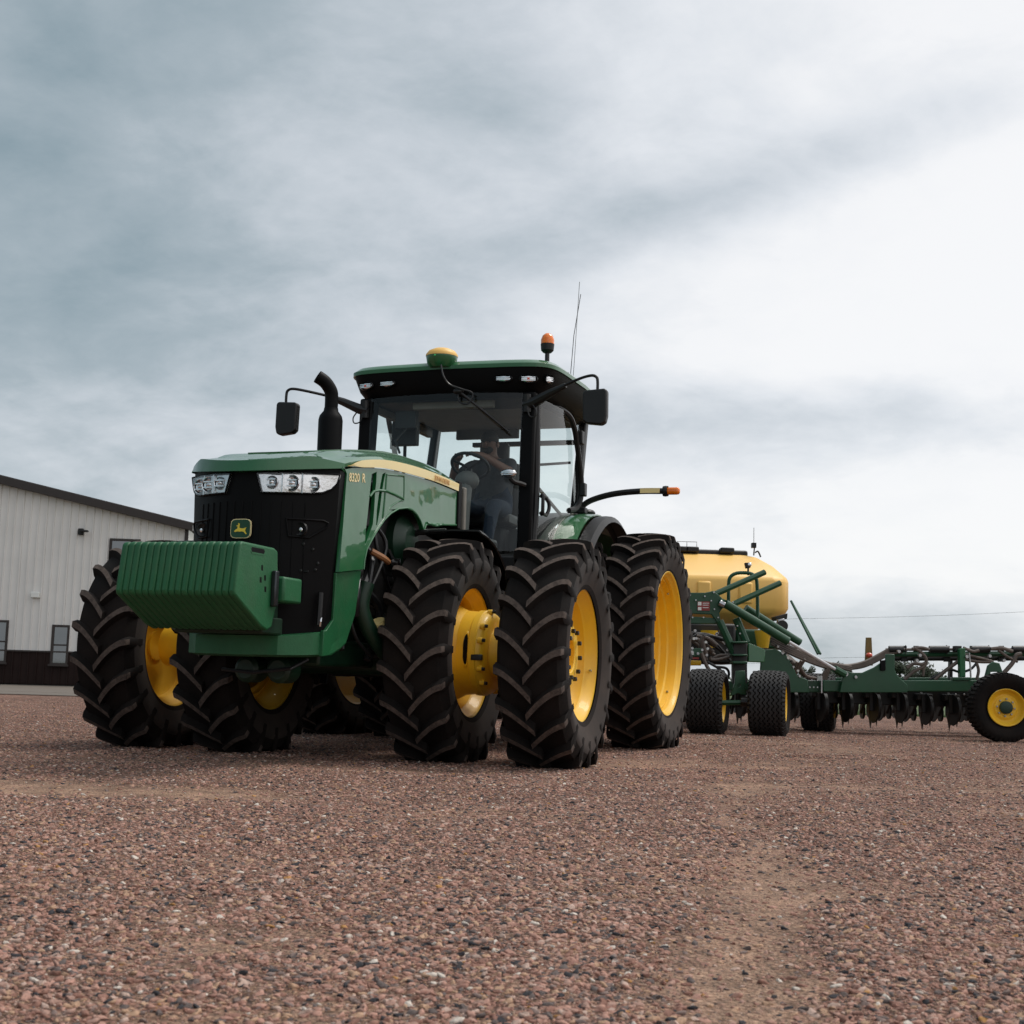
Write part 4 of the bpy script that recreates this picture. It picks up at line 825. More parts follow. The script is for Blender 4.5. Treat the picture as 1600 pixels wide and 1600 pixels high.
def fingers(side, hand, fwd, across):
    f_ = Vector(fwd).normalized(); a_ = Vector(across).normalized(); dn = f_.cross(a_); dn = dn if dn.z < 0 else -dn
    for i, ln in enumerate((.8, 1., .95, .75)):
        b0 = Vector(hand) + a_*(.030*(i-1.5)/1.5) + f_*.030; b1 = b0 + f_*.035*ln; b2 = b1 + (f_*.4+dn)*.024*ln; b3 = b2 + (dn-f_*.4)*.018*ln
        pk = 'ha'+side
        for j, q in enumerate((b0, b1, b2, b3)):
            k = 'f%s%d%d' % (side, i, j); nd[k] = (tuple(q), .011-.001*j); ed.append((pk, k)); mb_[(pk, k)] = 'skin'; pk = k
    t0 = Vector(hand) + a_*(-.036 if side == 'L' else .036) + f_*.005; t1 = t0 + f_*.028 + dn*.012; pk = 'ha'+side
    for j, q in enumerate((t0, t1)):
        k = 'f%s9%d' % (side, j); nd[k] = (tuple(q), .012); ed.append((pk, k)); mb_[(pk, k)] = 'skin'; pk = k
fingers('L', nd['haL'][0], (.085, -.07, .01), (.6, .8, 0)); fingers('R', nd['haR'][0], (.09, .05, .02), (-.5, .85, 0))
bd = skin_fig('body', nd, ed, 'pelvis', mb_, pe)
b = MB(); b.ellip((-2.762, .05, 2.765), (.100, .085, .085), 16, 10); b.v = [(x - (.012 if z < 2.76 else 0), y, max(z, 2.735 if x > -2.72 else 2.67)) for x, y, z in b.v]; b.build('hair', 'hair', pe)
b = MB(); b.ellip((-2.718, .05, 2.662), (.040, .055, .036), 12, 8); b.build('beard', 'hair', pe)
b = MB(); b.ellip((-2.664, .05, 2.712), (.018, .011, .02), 8, 6); b.build('nose', 'skin', pe)
for s in (1, -1):
    MB().ellip((-2.682, .05+s*.031, 2.733), (.010, .012, .008), 8, 6).build('eye', 'bolt', pe); MB().ellip((-2.765, .05+s*.083, 2.715), (.022, .010, .03), 8, 6).build('ear', 'skin', pe)
MB().box(-2.672, -2.664, .03, .07, 2.676, 2.682).build('mouth', 'skin', pe)

# ------------------------------------------------------------------ air seeder (behind the tractor, folded out to the right)
cs_, sn_ = math.cos(PITCH), math.sin(PITCH); cr_, sr_ = math.cos(ROLL), math.sin(ROLL)
def at(px, py, Yd):
    """survey point of the photograph (1600 px) at the ground distance Yd from the camera"""
    u0, v0 = px-800, py-800; u = u0*cr_+v0*sr_; v = -u0*sr_+v0*cr_
    dx, dy, dz = u/F_PX, cs_+v/F_PX*sn_, sn_-v/F_PX*cs_
    return (dx*Yd/dy, Yd, CAM_H+dz*Yd/dy)
SO = Vector((3.3, 16.8, 0))
sd = empty('air_seeder', loc=tuple(SO)); tag(sd, 'green towed air seeder with yellow seed tank, hoses and disc openers', 'seeder')
def sp(px, py, Yd): return tuple(Vector(at(px, py, Yd)) - SO)
def spoly(pts, Yd, th, name, mt='sgreen', bevel=.008, holes=(), parent=None):
    q = [sp(*p, Yd) for p in pts]; hq = [[(sp(*p, Yd)[0], sp(*p, Yd)[2]) for p in h] for h in holes]
    b = MB(); b.prism([(p[0], p[2]) for p in q], 'y', Yd-SO.y, Yd-SO.y+th, holes=hq); return b.build(name, mt, parent or sd, bevel=bevel)
def stube(pts, r, name, mt='sgreen', n=8, smooth=True, parent=None):
    q = [sp(*p) for p in pts]; b = MB(); b.tube(catmull(q, 5) if smooth and len(q) > 2 else q, r, n); return b.build(name, mt, parent or sd)
def flo_tyre(Rr, w, rim):
    b = MB(); hw = w/2; c = Rr-.018
    prof = [(-hw*.78, rim), (-hw*.92, rim+.3*(c-rim)), (-hw, rim+.6*(c-rim)), (-hw*.98, c-.05), (-hw*.90, c-.015)] + [(y, c) for y in np.linspace(-hw*.82, hw*.82, 5)]
    prof += [(-h, r) for h, r in reversed(prof[:5])]; b.lathe(prof, n=60)
    nr = 7; step = w*.86/nr
    for j in range(nr):
        y0 = -hw*.86 + step*(j+.5); n = 132; vs = []
        for k in range(n):
            a = 2*PI*k/n; dy = .011*(1 if (k//2) % 2 else -1) + .0; rr = Rr-.03*(abs(y0)/hw)**4
            for q, r_ in ((-.30, c-.008), (-.30, rr), (.30, rr), (.30, c-.008)): vs.append((r_*math.cos(a), y0+q*step*1.1+dy, r_*math.sin(a)))
        b.add(vs, [(k*4+i, k*4+i+1, ((k+1) % n)*4+i+1, ((k+1) % n)*4+i) for k in range(n) for i in range(3)], 1)
    for s in (1, -1):
        for k in range(44):
            a = 2*PI*k/44; d = .6*PI/44
            vs = []
            for aa in (a-d, a+d):
                for yy, r_ in ((hw*.86, Rr-.022), (hw*.99, c-.03), (hw*1.0, c-.065), (hw*.9, c-.03)): vs.append((r_*math.cos(aa), s*yy, r_*math.sin(aa)))
            b.add(vs, [(0, 1, 2, 3), (4, 7, 6, 5), (0, 4, 5, 1), (1, 5, 6, 2), (2, 6, 7, 3), (3, 7, 4, 0)], 1)
    v = np.array(b.v); v[:, 2] = np.maximum(v[:, 2], -(Rr-.012)); b.v = [tuple(q) for q in v]
    return b.mesh('tyre', ['rubber', 'rubber2'], 45)
M['rubber2'] = mat('tread_rubber', (.016, .015, .0155), .7, var=.2, vscale=9, dust=(.06, .055, .05), dustamt=.3)
T_FLO = flo_tyre(.375, .42, .235)
P_SRIM = [(.17, .245), (.175, .238), (.165, .225), (.14, .215), (.12, .205), (.10, .17), (.105, .15), (.115, .14), (.118, .075)]
P_SHUB = [(.118, .085), (.16, .082), (.165, .07), (.165, 0)]
def swheel(px, py, Yd, rz, Rr=.375, me=None, sc_=1.0):
    p = at(px, py, Yd); w = empty('transport_wheel', sd, (p[0]-SO.x, p[1]-SO.y, Rr-.012), rz)
    t = put(me or T_FLO, 'tyre', w)
    b = MB(); b.lathe([(h*sc_, r*sc_) for h, r in P_SRIM], n=48); b.lathe([(-h*sc_, r*sc_) for h, r in P_SRIM], n=48); b.build('rim', 'yellow', w)
    b = MB(); b.lathe([(h*sc_, r*sc_) for h, r in P_SHUB], n=20); b.lathe([(-h*sc_, r*sc_) for h, r in P_SHUB], n=20); b.build('hub', 'dkgreen', w)
    bolts(w, 8, .112*sc_, .118*sc_, 1, hexs); bolts(w, 8, .112*sc_, .118*sc_, -1, hexs); return w
YA = TH + 0.02
swheel(1105, 1145, 15.65, YA); swheel(1202, 1148, 15.55, YA); swheel(1279, 1140, 17.7, YA); swheel(980, 1140, 17.9, YA); swheel(1010, 1142, 15.9, YA)
# the right hand wheel stands broadside
def side_tyre(Rr, w, rim):
    b = MB(); hw = w/2; c = Rr-.012
    prof = [(-hw*.72, rim), (-hw*.86, rim+.25*(c-rim)), (-hw, rim+.55*(c-rim)), (-hw*.99, c-.05), (-hw*.88, c-.012), (0, c), (hw*.88, c-.012), (hw*.99, c-.05), (hw, rim+.55*(c-rim)), (hw*.86, rim+.25*(c-rim)), (hw*.72, rim)]
    b.lathe(prof, n=60)
    for s in (1, -1):
        for k in range(46):
            a = 2*PI*(k+(.5 if s < 0 else 0))/46; d = .55*PI/46; vs = []
            for aa in (a-d, a+d):
                for yy, r_ in ((.0, Rr), (hw*.9, Rr-.01), (hw*1.0, c-.045), (hw*.9, c-.03), (0, c-.01)): vs.append((r_*math.cos(aa), s*yy, r_*math.sin(aa)))
            b.add(vs, [(0, 1, 2, 3, 4), (9, 8, 7, 6, 5), (0, 5, 6, 1), (1, 6, 7, 2), (2, 7, 8, 3)])
    v = np.array(b.v); v[:, 2] = np.maximum(v[:, 2], -(Rr-.012)); b.v = [tuple(q) for q in v]
    return b.mesh('tyre', ['rubber'], 45)
T_SIDE = side_tyre(.405, .34, .215)
wz = swheel(1568, 1157, 15.8, R(180)+R(-4), .405, T_SIDE, .88)
swheel(1900, 1160, 15.8, R(180)+R(-4), .405, T_SIDE, .88)
# main tool bar and plates
YB = 16.9
def bar(p0, p1, Yd, half, depth, name='tool_bar'):
    a, c = sp(*p0, Yd), sp(*p1, Yd); b = MB(); y0 = Yd-SO.y
    b.add([(a[0], y0, a[2]-half), (a[0], y0, a[2]+half), (a[0], y0+depth, a[2]+half), (a[0], y0+depth, a[2]-half), (c[0], y0, c[2]-half), (c[0], y0, c[2]+half), (c[0], y0+depth, c[2]+half), (c[0], y0+depth, c[2]-half)],
          [(0, 1, 2, 3), (7, 6, 5, 4), (0, 4, 5, 1), (1, 5, 6, 2), (2, 6, 7, 3), (3, 7, 4, 0)]); return b.build(name, 'sgreen', sd, bevel=.012)
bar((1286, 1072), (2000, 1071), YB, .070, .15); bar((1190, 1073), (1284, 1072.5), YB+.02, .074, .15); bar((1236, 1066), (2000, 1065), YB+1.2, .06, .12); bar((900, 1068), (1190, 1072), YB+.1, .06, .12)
spoly([(1186, 1082), (1190, 1016), (1212, 1014), (1228, 1022), (1238, 1040), (1246, 1056), (1262, 1062), (1264, 1082)], 16.6, .05, 'wing_plate')
spoly([(1316, 1062), (1318, 1047), (1332, 1051), (1348, 1051), (1366, 1043), (1376, 1036), (1384, 1034), (1384, 1022), (1398, 1022), (1398, 1046), (1402, 1055), (1410, 1063), (1418, 1070), (1418, 1082), (1312, 1082)], 16.82, .05, 'wing_bracket')
spoly([(1375, 1034), (1375, 1032), (1384, 1031), (1384, 1048), (1376, 1048)], 16.79, .02, 'bracket_socket', 'gloss')
b = MB(); c0 = sp(1321.5, 1053, 16.79); b.lathe([(-.02, 0), (-.02, .028), (.0, .032), (.0, 0)], c=(c0[0], c0[1], c0[2]), n=16); b.build('pivot_pin', 'steel', sd)
b = MB(); c0 = sp(1337, 1058, 16.79); b.lathe([(-.02, 0), (-.02, .018), (.0, .022), (.0, 0)], c=(c0[0], c0[1], c0[2]), n=12); b.build('pivot_pin', 'steel', sd)
for px, py in ((1259, 1074), (1265, 1074), (1271, 1074), (1277, 1074), (1259, 1063), (1268, 1063), (1277, 1063), (1493, 1085), (1506, 1085)):
    c0 = sp(px, py, 16.82); o = put(hexs, 'frame_bolt', sd); o.location = (c0[0], c0[1], c0[2]); o.rotation_euler = (0, 0, PI)
spoly([(1283, 1056), (1285, 1056), (1285, 1083), (1283, 1083)], 16.80, .2, 'bar_end_plate', 'steel', .001)
# centre tower, axle
spoly([(1146, 1004), (1167, 1003), (1168, 1068), (1146, 1068)], 16.1, .16, 'tower_post', 'dark')
spoly([(1145, 1002), (1168, 1002), (1168, 1005), (1145, 1005)], 15.98, .24, 'tower_band'); spoly([(1145, 1022), (1168, 1022), (1168, 1025), (1145, 1025)], 15.98, .24, 'tower_band'); spoly([(1145, 1033), (1168, 1033), (1168, 1037), (1145, 1037)], 15.98, .24, 'tower_band')
cir = [(1155+3*math.cos(a), 1071+3*math.sin(a)) for a in np.linspace(0, 2*PI, 12)[:-1]]
spoly([(1150, 1048), (1164, 1048), (1166, 1086), (1158, 1085), (1152, 1083), (1147, 1086), (1141, 1088), (1148, 1068)], 15.7, .05, 'axle_bracket', holes=[cir])
stube([(1128, 1098, 15.65), (1158, 1098, 15.65)], .030, 'axle_shaft', smooth=False); stube([(1158, 1097, 15.65), (1172, 1098, 15.62)], .05, 'axle_hub', 'dark', smooth=False)
stube([(1160, 1090, 15.75), (1185, 1100, 15.6)], .045, 'axle_arm', 'dark', smooth=False)
spoly([(1169, 1004), (1196, 1015), (1195, 1035), (1169, 1034)], 16.2, .25, 'valve_box', 'green', .01)
spoly([(1196, 1014), (1228, 1022), (1244, 1060), (1196, 1060)], 16.75, .06, 'side_plate')
spoly([(1060, 926), (1102, 926), (1115, 923), (1128, 934), (1132, 946), (1124, 958), (1127, 975), (1120, 972), (1112, 960), (1060, 958)], 16.2, .06, 'hitch_plate')
spoly([(1060, 962), (1126, 966), (1126, 975), (1060, 974)], 16.22, .12, 'hitch_beam')
for px, py in ((1078, 930), (1101, 932), (1087, 938), (1111, 939), (1116, 952), (1075, 965), (1082, 965), (1099, 965), (1122, 965), (1127, 979), (1136, 1003), (1141, 1014), (1152, 978), (1156, 990), (1115, 926), (1145, 941)):
    c0 = sp(px, py, 16.18); o = put(hexs, 'frame_bolt', sd); o.location = (c0[0], c0[1]-.002, c0[2]); o.rotation_euler = (0, 0, PI)
dc = spoly([(1090, 940), (1109, 940), (1109, 954), (1090, 954)], 16.185, .01, 'warning_decal', 'red', 0)
for q in ([(1090.5, 940.5), (1096, 940.5), (1096, 946), (1090.5, 946)], [(1090.5, 948.5), (1096, 948.5), (1096, 953.5), (1090.5, 953.5)], [(1098, 942), (1108, 942), (1108, 943), (1098, 943)], [(1098, 945), (1107, 945), (1107, 946), (1098, 946)], [(1098, 949), (1107, 949), (1107, 950), (1098, 950)]): spoly(q, 16.18, .004, 'decal_print', 'white', 0, parent=dc)
b2 = spoly([(1064, 1012), (1098, 1013), (1098, 1026), (1064, 1026)], 16.2, .10, 'lower_beam')
spoly([(1072, 1018), (1084, 1018), (1084, 1023), (1072, 1023)], 16.19, .01, 'warning_decal', 'white', 0); spoly([(1074, 1027), (1092, 1027), (1092, 1030), (1074, 1030)], 16.19, .01, 'warning_decal', 'red', 0)
stube([(1075, 1036, 16.3), (1095, 1036, 16.3)], .03, 'metering_shaft', 'yellow', smooth=False)
for (a, c, Yd) in (((1124, 970), (1148, 1022), 16.15), ((1150, 966), (1166, 1004), 16.25)): stube([(a[0], a[1], Yd), (c[0], c[1], Yd)], .048, 'tower_leg', smooth=False)
stube([(1118, 928, 16.3), (1195, 894, 16.5)], .036, 'lift_arm', smooth=False); stube([(1146, 944, 16.3), (1219, 911, 16.5)], .036, 'lift_arm', smooth=False)
lh = stube([(1138.5, 945, 16.6), (1138.5, 915, 16.6), (1141, 902, 16.6), (1150, 896, 16.6), (1163, 895, 16.6), (1175, 897, 16.6), (1181, 904, 16.6), (1183, 915, 16.6), (1184, 965, 16.6)], .022, 'guard_hoop')
spoly([(1164, 879), (1174, 879), (1173, 887), (1166, 888)], 16.6, .08, 'work_lamp', 'dark', .008); stube([(1169, 888, 16.63), (1169, 899, 16.63)], .012, 'lamp_stem', 'hoseblack', smooth=False)
b = MB(); c0 = sp(1171.5, 882, 16.595); b.lathe([(-.006, 0), (-.004, .02), (.0, .024)], c=c0, n=12); b.build('lamp_glass', 'chrome', sd)
stube([(1128, 941, 16.2), (1133, 943, 16.1)], .045, 'cylinder_clevis', smooth=False)
stube([(1133, 943, 16.1), (1231, 1002, 16.3)], .052, 'hydraulic_cylinder', n=16, smooth=False); stube([(1165, 950, 16.7), (1250, 1004, 16.9)], .046, 'hydraulic_cylinder', n=16, smooth=False)
stube([(1231, 1002, 16.3), (1312, 1050, 16.75)], .021, 'cylinder_rod', 'rod', n=12, smooth=False); stube([(1304, 1045, 16.72), (1320, 1054, 16.78)], .045, 'rod_clevis', smooth=False)
stube([(1125, 942, 16.12), (1133, 946, 16.1)], .04, 'cylinder_pin', 'steel', smooth=False)
for dx in (0, 4): stube([(1236+dx*.4, 939+dx*.8, 18.0), (1278+dx, 1022, 17.4)], .016, 'ladder_rail', smooth=False)
# hoses
def hose(pts, r=.024, mt='hose'): return stube(pts, r, 'seed_hose', mt, 8)
for k in range(4):
    d = 3.2*k
    hose([(1205, 996+d, 17.0), (1232, 1010+d, 16.9), (1262, 1024+d*.9, 16.9), (1292, 1036+d*.7, 17.0), (1322, 1040+d*.5, 17.1), (1350, 1035+d*.6, 17.15), (1376, 1022+d*.7, 17.2), (1392, 1014+d*.7, 17.2), (1410, 1013+d*.5, 17.2)], .023)
for k in range(4): hose([(1222+4*k, 1018+3*k, 16.8), (1236+4*k, 1034+2*k, 16.7), (1250+3*k, 1050+2*k, 16.8), (1266+3*k, 1060, 16.9)], .02)
for k in range(3): hose([(1258-6*k, 1030+2*k, 16.65), (1248-3*k, 1046, 16.7), (1240+2*k, 1058, 16.75)], .017)
for k in range(3): hose([(1284+3*k, 1062, 17.0), (1290+3*k, 1048-2*k, 17.0), (1302, 1042-2*k, 17.0), (1316, 1044-2*k, 17.05), (1330, 1048-3*k, 17.1)], .02)
random.seed(3)
for k in range(17):
    x0, y0 = random.uniform(1072, 1100), random.uniform(988, 1006); x1, y1 = random.uniform(1100, 1146), random.uniform(998, 1040)
    Yd = random.uniform(16.3, 17.0); hose([(x0, y0, Yd), ((x0+x1)/2+random.uniform(-8, 8), (y0+y1)/2-random.uniform(2, 12), Yd), (x1, y1, Yd)], random.choice((.014, .02, .026)), random.choice(('hose', 'hose', 'hoseblack')))
hose([(1096, 1020, 16.0), (1104, 1040, 16.0), (1112, 1052, 16.0)], .022); hose([(1105, 1034, 16.2), (1122, 1044, 16.2), (1130, 1052, 16.2), (1136, 1062, 16.2)], .016, 'hoseblack'); hose([(1120, 1042, 16.2), (1134, 1044, 16.2), (1139, 1052, 16.2), (1136, 1062, 16.2)], .016, 'hoseblack')
hose([(1112, 1030, 16.25), (1124, 1024, 16.25), (1142, 1024, 16.25)], .016); hose([(1110, 1026, 16.2), (1112, 1031, 16.2), (1124, 1030, 16.2), (1140, 1026, 16.2)], .018)
for k in range(18):
    c0 = sp(random.uniform(1076, 1140), random.uniform(985, 1030), 16.2); MB().lathe([(-.02, 0), (-.02, .016), (.02, .016), (.02, 0)], c=c0, n=8).build('hose_coupler', random.choice(('steel', 'white', 'steel')), sd)
for k in range(10):
    c0 = sp(1206+5*k+random.uniform(-2, 2), 1000+6*k+random.uniform(-3, 3), 16.6); MB().lathe([(-.02, 0), (-.02, .014), (.02, .014), (.02, 0)], c=c0, n=8).build('hose_coupler', random.choice(('steel', 'white', 'dark')), sd)
# machinery mass under the tank
b = MB(); a, c = sp(1040, 1035, 17.4), sp(1150, 975, 17.4); b.box(a[0], c[0], .6, 1.6, a[2], c[2]); b.build('metering_frame', 'dark', sd, bevel=.03)
b = MB(); a, c = sp(1150, 1012, 17.6), sp(1235, 985, 17.6); b.box(a[0], c[0], .8, 2.2, a[2], c[2]); b.build('tank_frame', 'sgreen', sd, bevel=.03)
for px in (1108, 1192): 
    b = MB(); a = sp(px, 1000, 17.3); b.lathe([(-.10, 0), (-.10, .07), (.12, .11), (.12, 0)], c=a, ax='z', n=16); b.build('meter_hopper', 'yellow', sd)
spoly([(1216, 968), (1226, 966), (1228, 984), (1216, 988)], 17.2, .12, 'fan_motor', 'steel', .01); b = MB(); c0 = sp(1222, 978, 17.15); b.lathe([(-.03, 0), (-.03, .07), (.12, .07), (.12, 0)], c=c0, n=20); b.build('fan_housing', 'dark', sd)
spoly([(1212, 963), (1231, 958), (1230, 967), (1212, 970)], 17.9, .3, 'tank_foot', 'dark', .01)
# rock shaft, sleeves, posts over the bar
stube([(1384, 1022.5, 17.25), (2000, 1020, 17.25)], .034, 'rock_shaft', smooth=False); stube([(1390, 1029, 17.35), (2000, 1028, 17.35)], .030, 'rock_shaft', 'dark', smooth=False)
for x0, x1 in ((1389, 1411), (1452, 1482), (1518, 1546), (1582, 1610)): stube([(x0, 1014.5, 17.2), (x1, 1014.5, 17.2)], .044, 'hose_sleeve', 'hoseblack', 12, False)
stube([(1384, 1015, 17.25), (2000, 1014, 17.25)], .018, 'hose_rail', 'hose', smooth=False)
for px in (1415, 1479, 1545): stube([(px, 1022, 17.2), (px, 1008, 17.2)], .006, 'flag_pin', 'hoseblack', smooth=False)
for px in (1413, 1432, 1480, 1520, 1565): spoly([(px-4, 1009), (px+4, 1009), (px+5, 1034), (px-5, 1034)], 17.3, .03, 'shaft_bracket', 'dark', .004)
def lift_post(px):
    spoly([(px-4.5, 1014), (px+4.5, 1012), (px+5, 1058), (px-4, 1058)], 17.0, .09, 'lift_post', 'cast'); spoly([(px-15, 1058), (px+14, 1058), (px+14, 1063), (px-15, 1063)], 16.88, .12, 'post_foot')
    spoly([(px-12, 1009), (px-1, 1009), (px-1, 1019), (px-12, 1019)], 17.1, .1, 'post_cap', 'dark')
lift_post(1504); spoly([(1485, 1030), (1489, 1030), (1489, 1062), (1484, 1062)], 17.7, .1, 'rear_post', 'dark')
b = MB(); spoly([(1352, 1040), (1354, 996), (1362, 996), (1364, 1040)], 17.6, .05, 'marker_post', 'brownpost', .004); c0 = sp(1358, 1024, 17.5); MB().ellip(c0, (.045, .045, .035), 12, 8).build('marker_light', 'redlens', sd)
spoly([(1538, 1063), (1544, 1040), (1552, 1034), (1562, 1036), (1570, 1058), (1574, 1064), (1566, 1064), (1560, 1050), (1548, 1050), (1548, 1064)], 16.6, .05, 'wheel_arm')
stube([(1568, 1080, 16.2), (1566, 1060, 16.5)], .06, 'wheel_leg', smooth=False)
for (pts, r) in (([(1413, 1062), (1428, 1049), (1444, 1041), (1447, 1030), (1440, 1020), (1428, 1012)], .022), ([(1417, 1044), (1428, 1037), (1440, 1038), (1446, 1036)], .022), ([(1444, 1042), (1442, 1056)], .018), ([(1460, 1062), (1476, 1049), (1488, 1040), (1502, 1030)], .024), ([(1452, 1062), (1470, 1052), (1484, 1046), (1500, 1050), (1516, 1046), (1526, 1036)], .016),
                 ([(1506, 1022), (1530, 1028), (1552, 1034)], .018), ([(1506, 1030), (1530, 1034), (1552, 1034)], .020), ([(1526, 1062), (1529, 1048), (1526, 1036)], .020), ([(1568, 1052), (1582, 1036), (1588, 1024), (1596, 1022)], .028), ([(1560, 1016), (1574, 1026), (1590, 1034)], .018), ([(1505, 1012), (1520, 1018), (1530, 1016)], .02), ([(1425, 1014), (1440, 1012), (1452, 1015)], .02), ([(1548, 1014), (1566, 1013), (1582, 1018)], .024)):
    hose([(x, y, 17.1) for x, y in pts], r, 'hoseblack' if r == .016 else 'hose')
stube([(1514, 1020, 17.05), (1516, 1040, 17.05), (1517, 1060, 17.05)], .012, 'chain', 'steel', smooth=False)
for px, py in ((1437, 1024), (1432, 1032), (1546, 1025), (1568, 1032), (1510, 1026), (1404, 1018)): 
    c0 = sp(px, py, 17.0); MB().lathe([(-.03, 0), (-.03, .02), (.03, .02), (.03, 0)], c=c0, n=8).build('hose_clamp', 'steel', sd)
# openers: two ranks, built once and copied with their parts
def opener():
    r = empty('disc_opener', sd)
    b = MB(); b.lathe([(-.006, 0), (-.006, .195), (.0, .20), (.006, .195), (.006, 0)], c=(0, 0, .25), ax='x', n=32); b.v = [(x*math.cos(.12)-y*math.sin(.12), x*math.sin(.12)+y*math.cos(.12), z) for x, y, z in b.v]; b.build('disc', 'dark', r)
    b = MB(); b.lathe([(-.03, 0), (-.03, .14), (-.02, .165), (.02, .165), (.03, .14), (.03, 0)], c=(.06, .06, .26), ax='x', n=24); b.build('gauge_wheel', 'dark', r)
    b = MB(); b.box(-.05, .04, -.02, .10, .20, .44); b.box(-.10, .10, .0, .16, .36, .44); b.build('opener_arm', 'dark', r, bevel=.01)
    b = MB(); b.add([(-.022, .10, .14), (.022, .10, .14), (.022, .16, .14), (-.022, .16, .14), (-.03, .09, .36), (.03, .09, .36), (.03, .20, .36), (-.03, .20, .36), (-.008, .12, -.02), (.008, .15, -.02)], [(0, 1, 5, 4), (1, 2, 6, 5), (2, 3, 7, 6), (3, 0, 4, 7), (0, 8, 1), (1, 8, 9, 2), (2, 9, 3), (3, 9, 8, 0), (4, 5, 6, 7)]); b.build('seed_boot', 'boot', r)
    b = MB(); b.lathe([(-.014, 0), (-.014, .10), (.014, .10), (.014, 0)], c=(-.04, .36, .19), ax='x', n=20); b.tube([(-.03, .05, .45), (-.06, .36, .17)], .02, 6); b.build('closing_wheel', 'dark', r)
    return r
M['boot'] = mat('worn_boot_steel', (.075, .052, .038), .5, metal=.4, var=.3, vscale=20)
pr = opener(); kids = list(pr.children); first = True
for rank, (Yd, off) in enumerate(((17.12, 0), (18.35, 8))):
    for k in range(-9, 16):
        px = 1322 + 42*k + off
        p = at(px, 1082, Yd); q = (p[0]-SO.x+random.uniform(-.02, .02), Yd-SO.y, .085+random.uniform(-.01, .01))
        if first: r = pr; first = False
        else:
            r = pr.copy(); COL.objects.link(r)
            for ch in kids: c = ch.copy(); COL.objects.link(c); c.parent = r
        r.location = q
        if 1250 < px < 1300 and rank == 1: r.location.y += .5
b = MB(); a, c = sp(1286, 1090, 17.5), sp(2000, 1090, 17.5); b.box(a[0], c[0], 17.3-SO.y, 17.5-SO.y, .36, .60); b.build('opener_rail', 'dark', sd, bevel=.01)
# tank
def tank():
    Yf = 18.6; sc0 = Yf
    x1 = at(1237, 930, Yf)[0]-SO.x; cx = x1-2.15; hw = 2.15
    zt, zb = at(1190, 862, Yf)[2], at(1195, 986, Yf)[2]; zm = at(1200, 905, Yf)[2]; zl = at(1234, 957, Yf)[2]
    y0 = Yf-SO.y; D = 2.3
    def ring(z, ins, insx, ch):
        w = hw-insx; a = y0+ins; c = y0+D-ins
        ch *= .75
        return [(cx-w+ch, a, z), (cx+w-ch, a, z), (cx+w-ch*.35, a+ch*.3, z), (cx+w, a+ch, z), (cx+w, c-ch, z), (cx+w-ch, c, z), (cx-w+ch, c, z), (cx-w, c-ch, z), (cx-w, a+ch, z), (cx-w+ch*.35, a+ch*.3, z)]
    rs = [ring(zb, .50, .42, .25), ring(zl-.02, .04, .04, .30), ring(zl+.06, .0, .0, .30), ring(zm-.03, .0, .0, .30), ring(zm+.02, .02, .0, .30), ring(zt-.16, .30, .17, .25), ring(zt-.03, .50, .36, .2), ring(zt, .60, .46, .2)]
    b = MB(); n = len(rs[0]); b.add([p for r in rs for p in r], [(i*n+j, i*n+(j+1) % n, (i+1)*n+(j+1) % n, (i+1)*n+j) for i in range(len(rs)-1) for j in range(n)] + [tuple(range(n)), tuple(range((len(rs)-1)*n, len(rs)*n))])
    t_ = b.build('seed_tank', 'tank', sd, bevel=.05, seg=3)
    for px in (1100, 1165, 1040): 
        xx = at(px, 930, Yf)[0]-SO.x; b = MB(); b.box(xx-.10, xx+.10, y0-.03, y0+.06, zl+.1, zm-.05); b.build('tank_rib', 'tank', t_, bevel=.03)
    b = MB(); b.box(cx-hw+.5, at(1182, 860, Yf)[0]-SO.x, y0+.66, y0+1.7, zt-.02, zt+.075); b.build('tank_lid', 'dark', t_, bevel=.03)
    for px in (1074, 1090, 1147): 
        xx = at(px, 860, Yf)[0]-SO.x; b = MB(); b.box(xx-.10, xx+.10, y0+.55, y0+.75, zt+.02, zt+.10); b.build('lid_latch', 'dark', t_, bevel=.02)
        if px < 1140: b = MB(); b.tube([(xx-.07, y0+.6, zt+.08), (xx-.07, y0+.6, zt+.17), (xx+.07, y0+.6, zt+.17), (xx+.07, y0+.6, zt+.08)], .005, 6); b.build('lid_handle', 'grey', t_)
    xx = at(1190, 860, Yf)[0]-SO.x; b = MB(); b.tube([(xx, y0+.6, zt), (xx+.01, y0+.6, zt+.13)], .010, 6); b.box(xx-.03, xx+.03, y0+.56, y0+.66, zt+.11, zt+.18); b.tube([(xx, y0+.6, zt+.18), (xx, y0+.6, zt+.40)], .004, 5); b.tube(catmull([(xx+.02, y0+.6, zt+.04), (xx+.06, y0+.6, zt+.06), (xx+.10, y0+.6, zt-.02)], 5), .012, 6); b.build('camera_mast', 'dark', t_)
    text('JOHN DEERE', .10, Matrix.Translation((x1-.27, y0+.075, zm-.24)) @ Matrix(((.90, 0, .43, 0), (.43, 0, -.90, 0), (0, 1, 0, 0), (0, 0, 0, 1))), 'tank_lettering', 'sgreen', t_, xs=.45)
tank()
# tongue to the tractor drawbar
e_ = tr.matrix_basis @ Vector((-4.45, 0, .47)); e_ = e_ - SO
b = MB(); b.tube([tuple(e_), (e_.x+.3, e_.y+1.0, .55), (-2.2, -.4, .62), (-1.9, .3, .62)], .07, 10); b.build('tow_tongue', 'sgreen', sd)

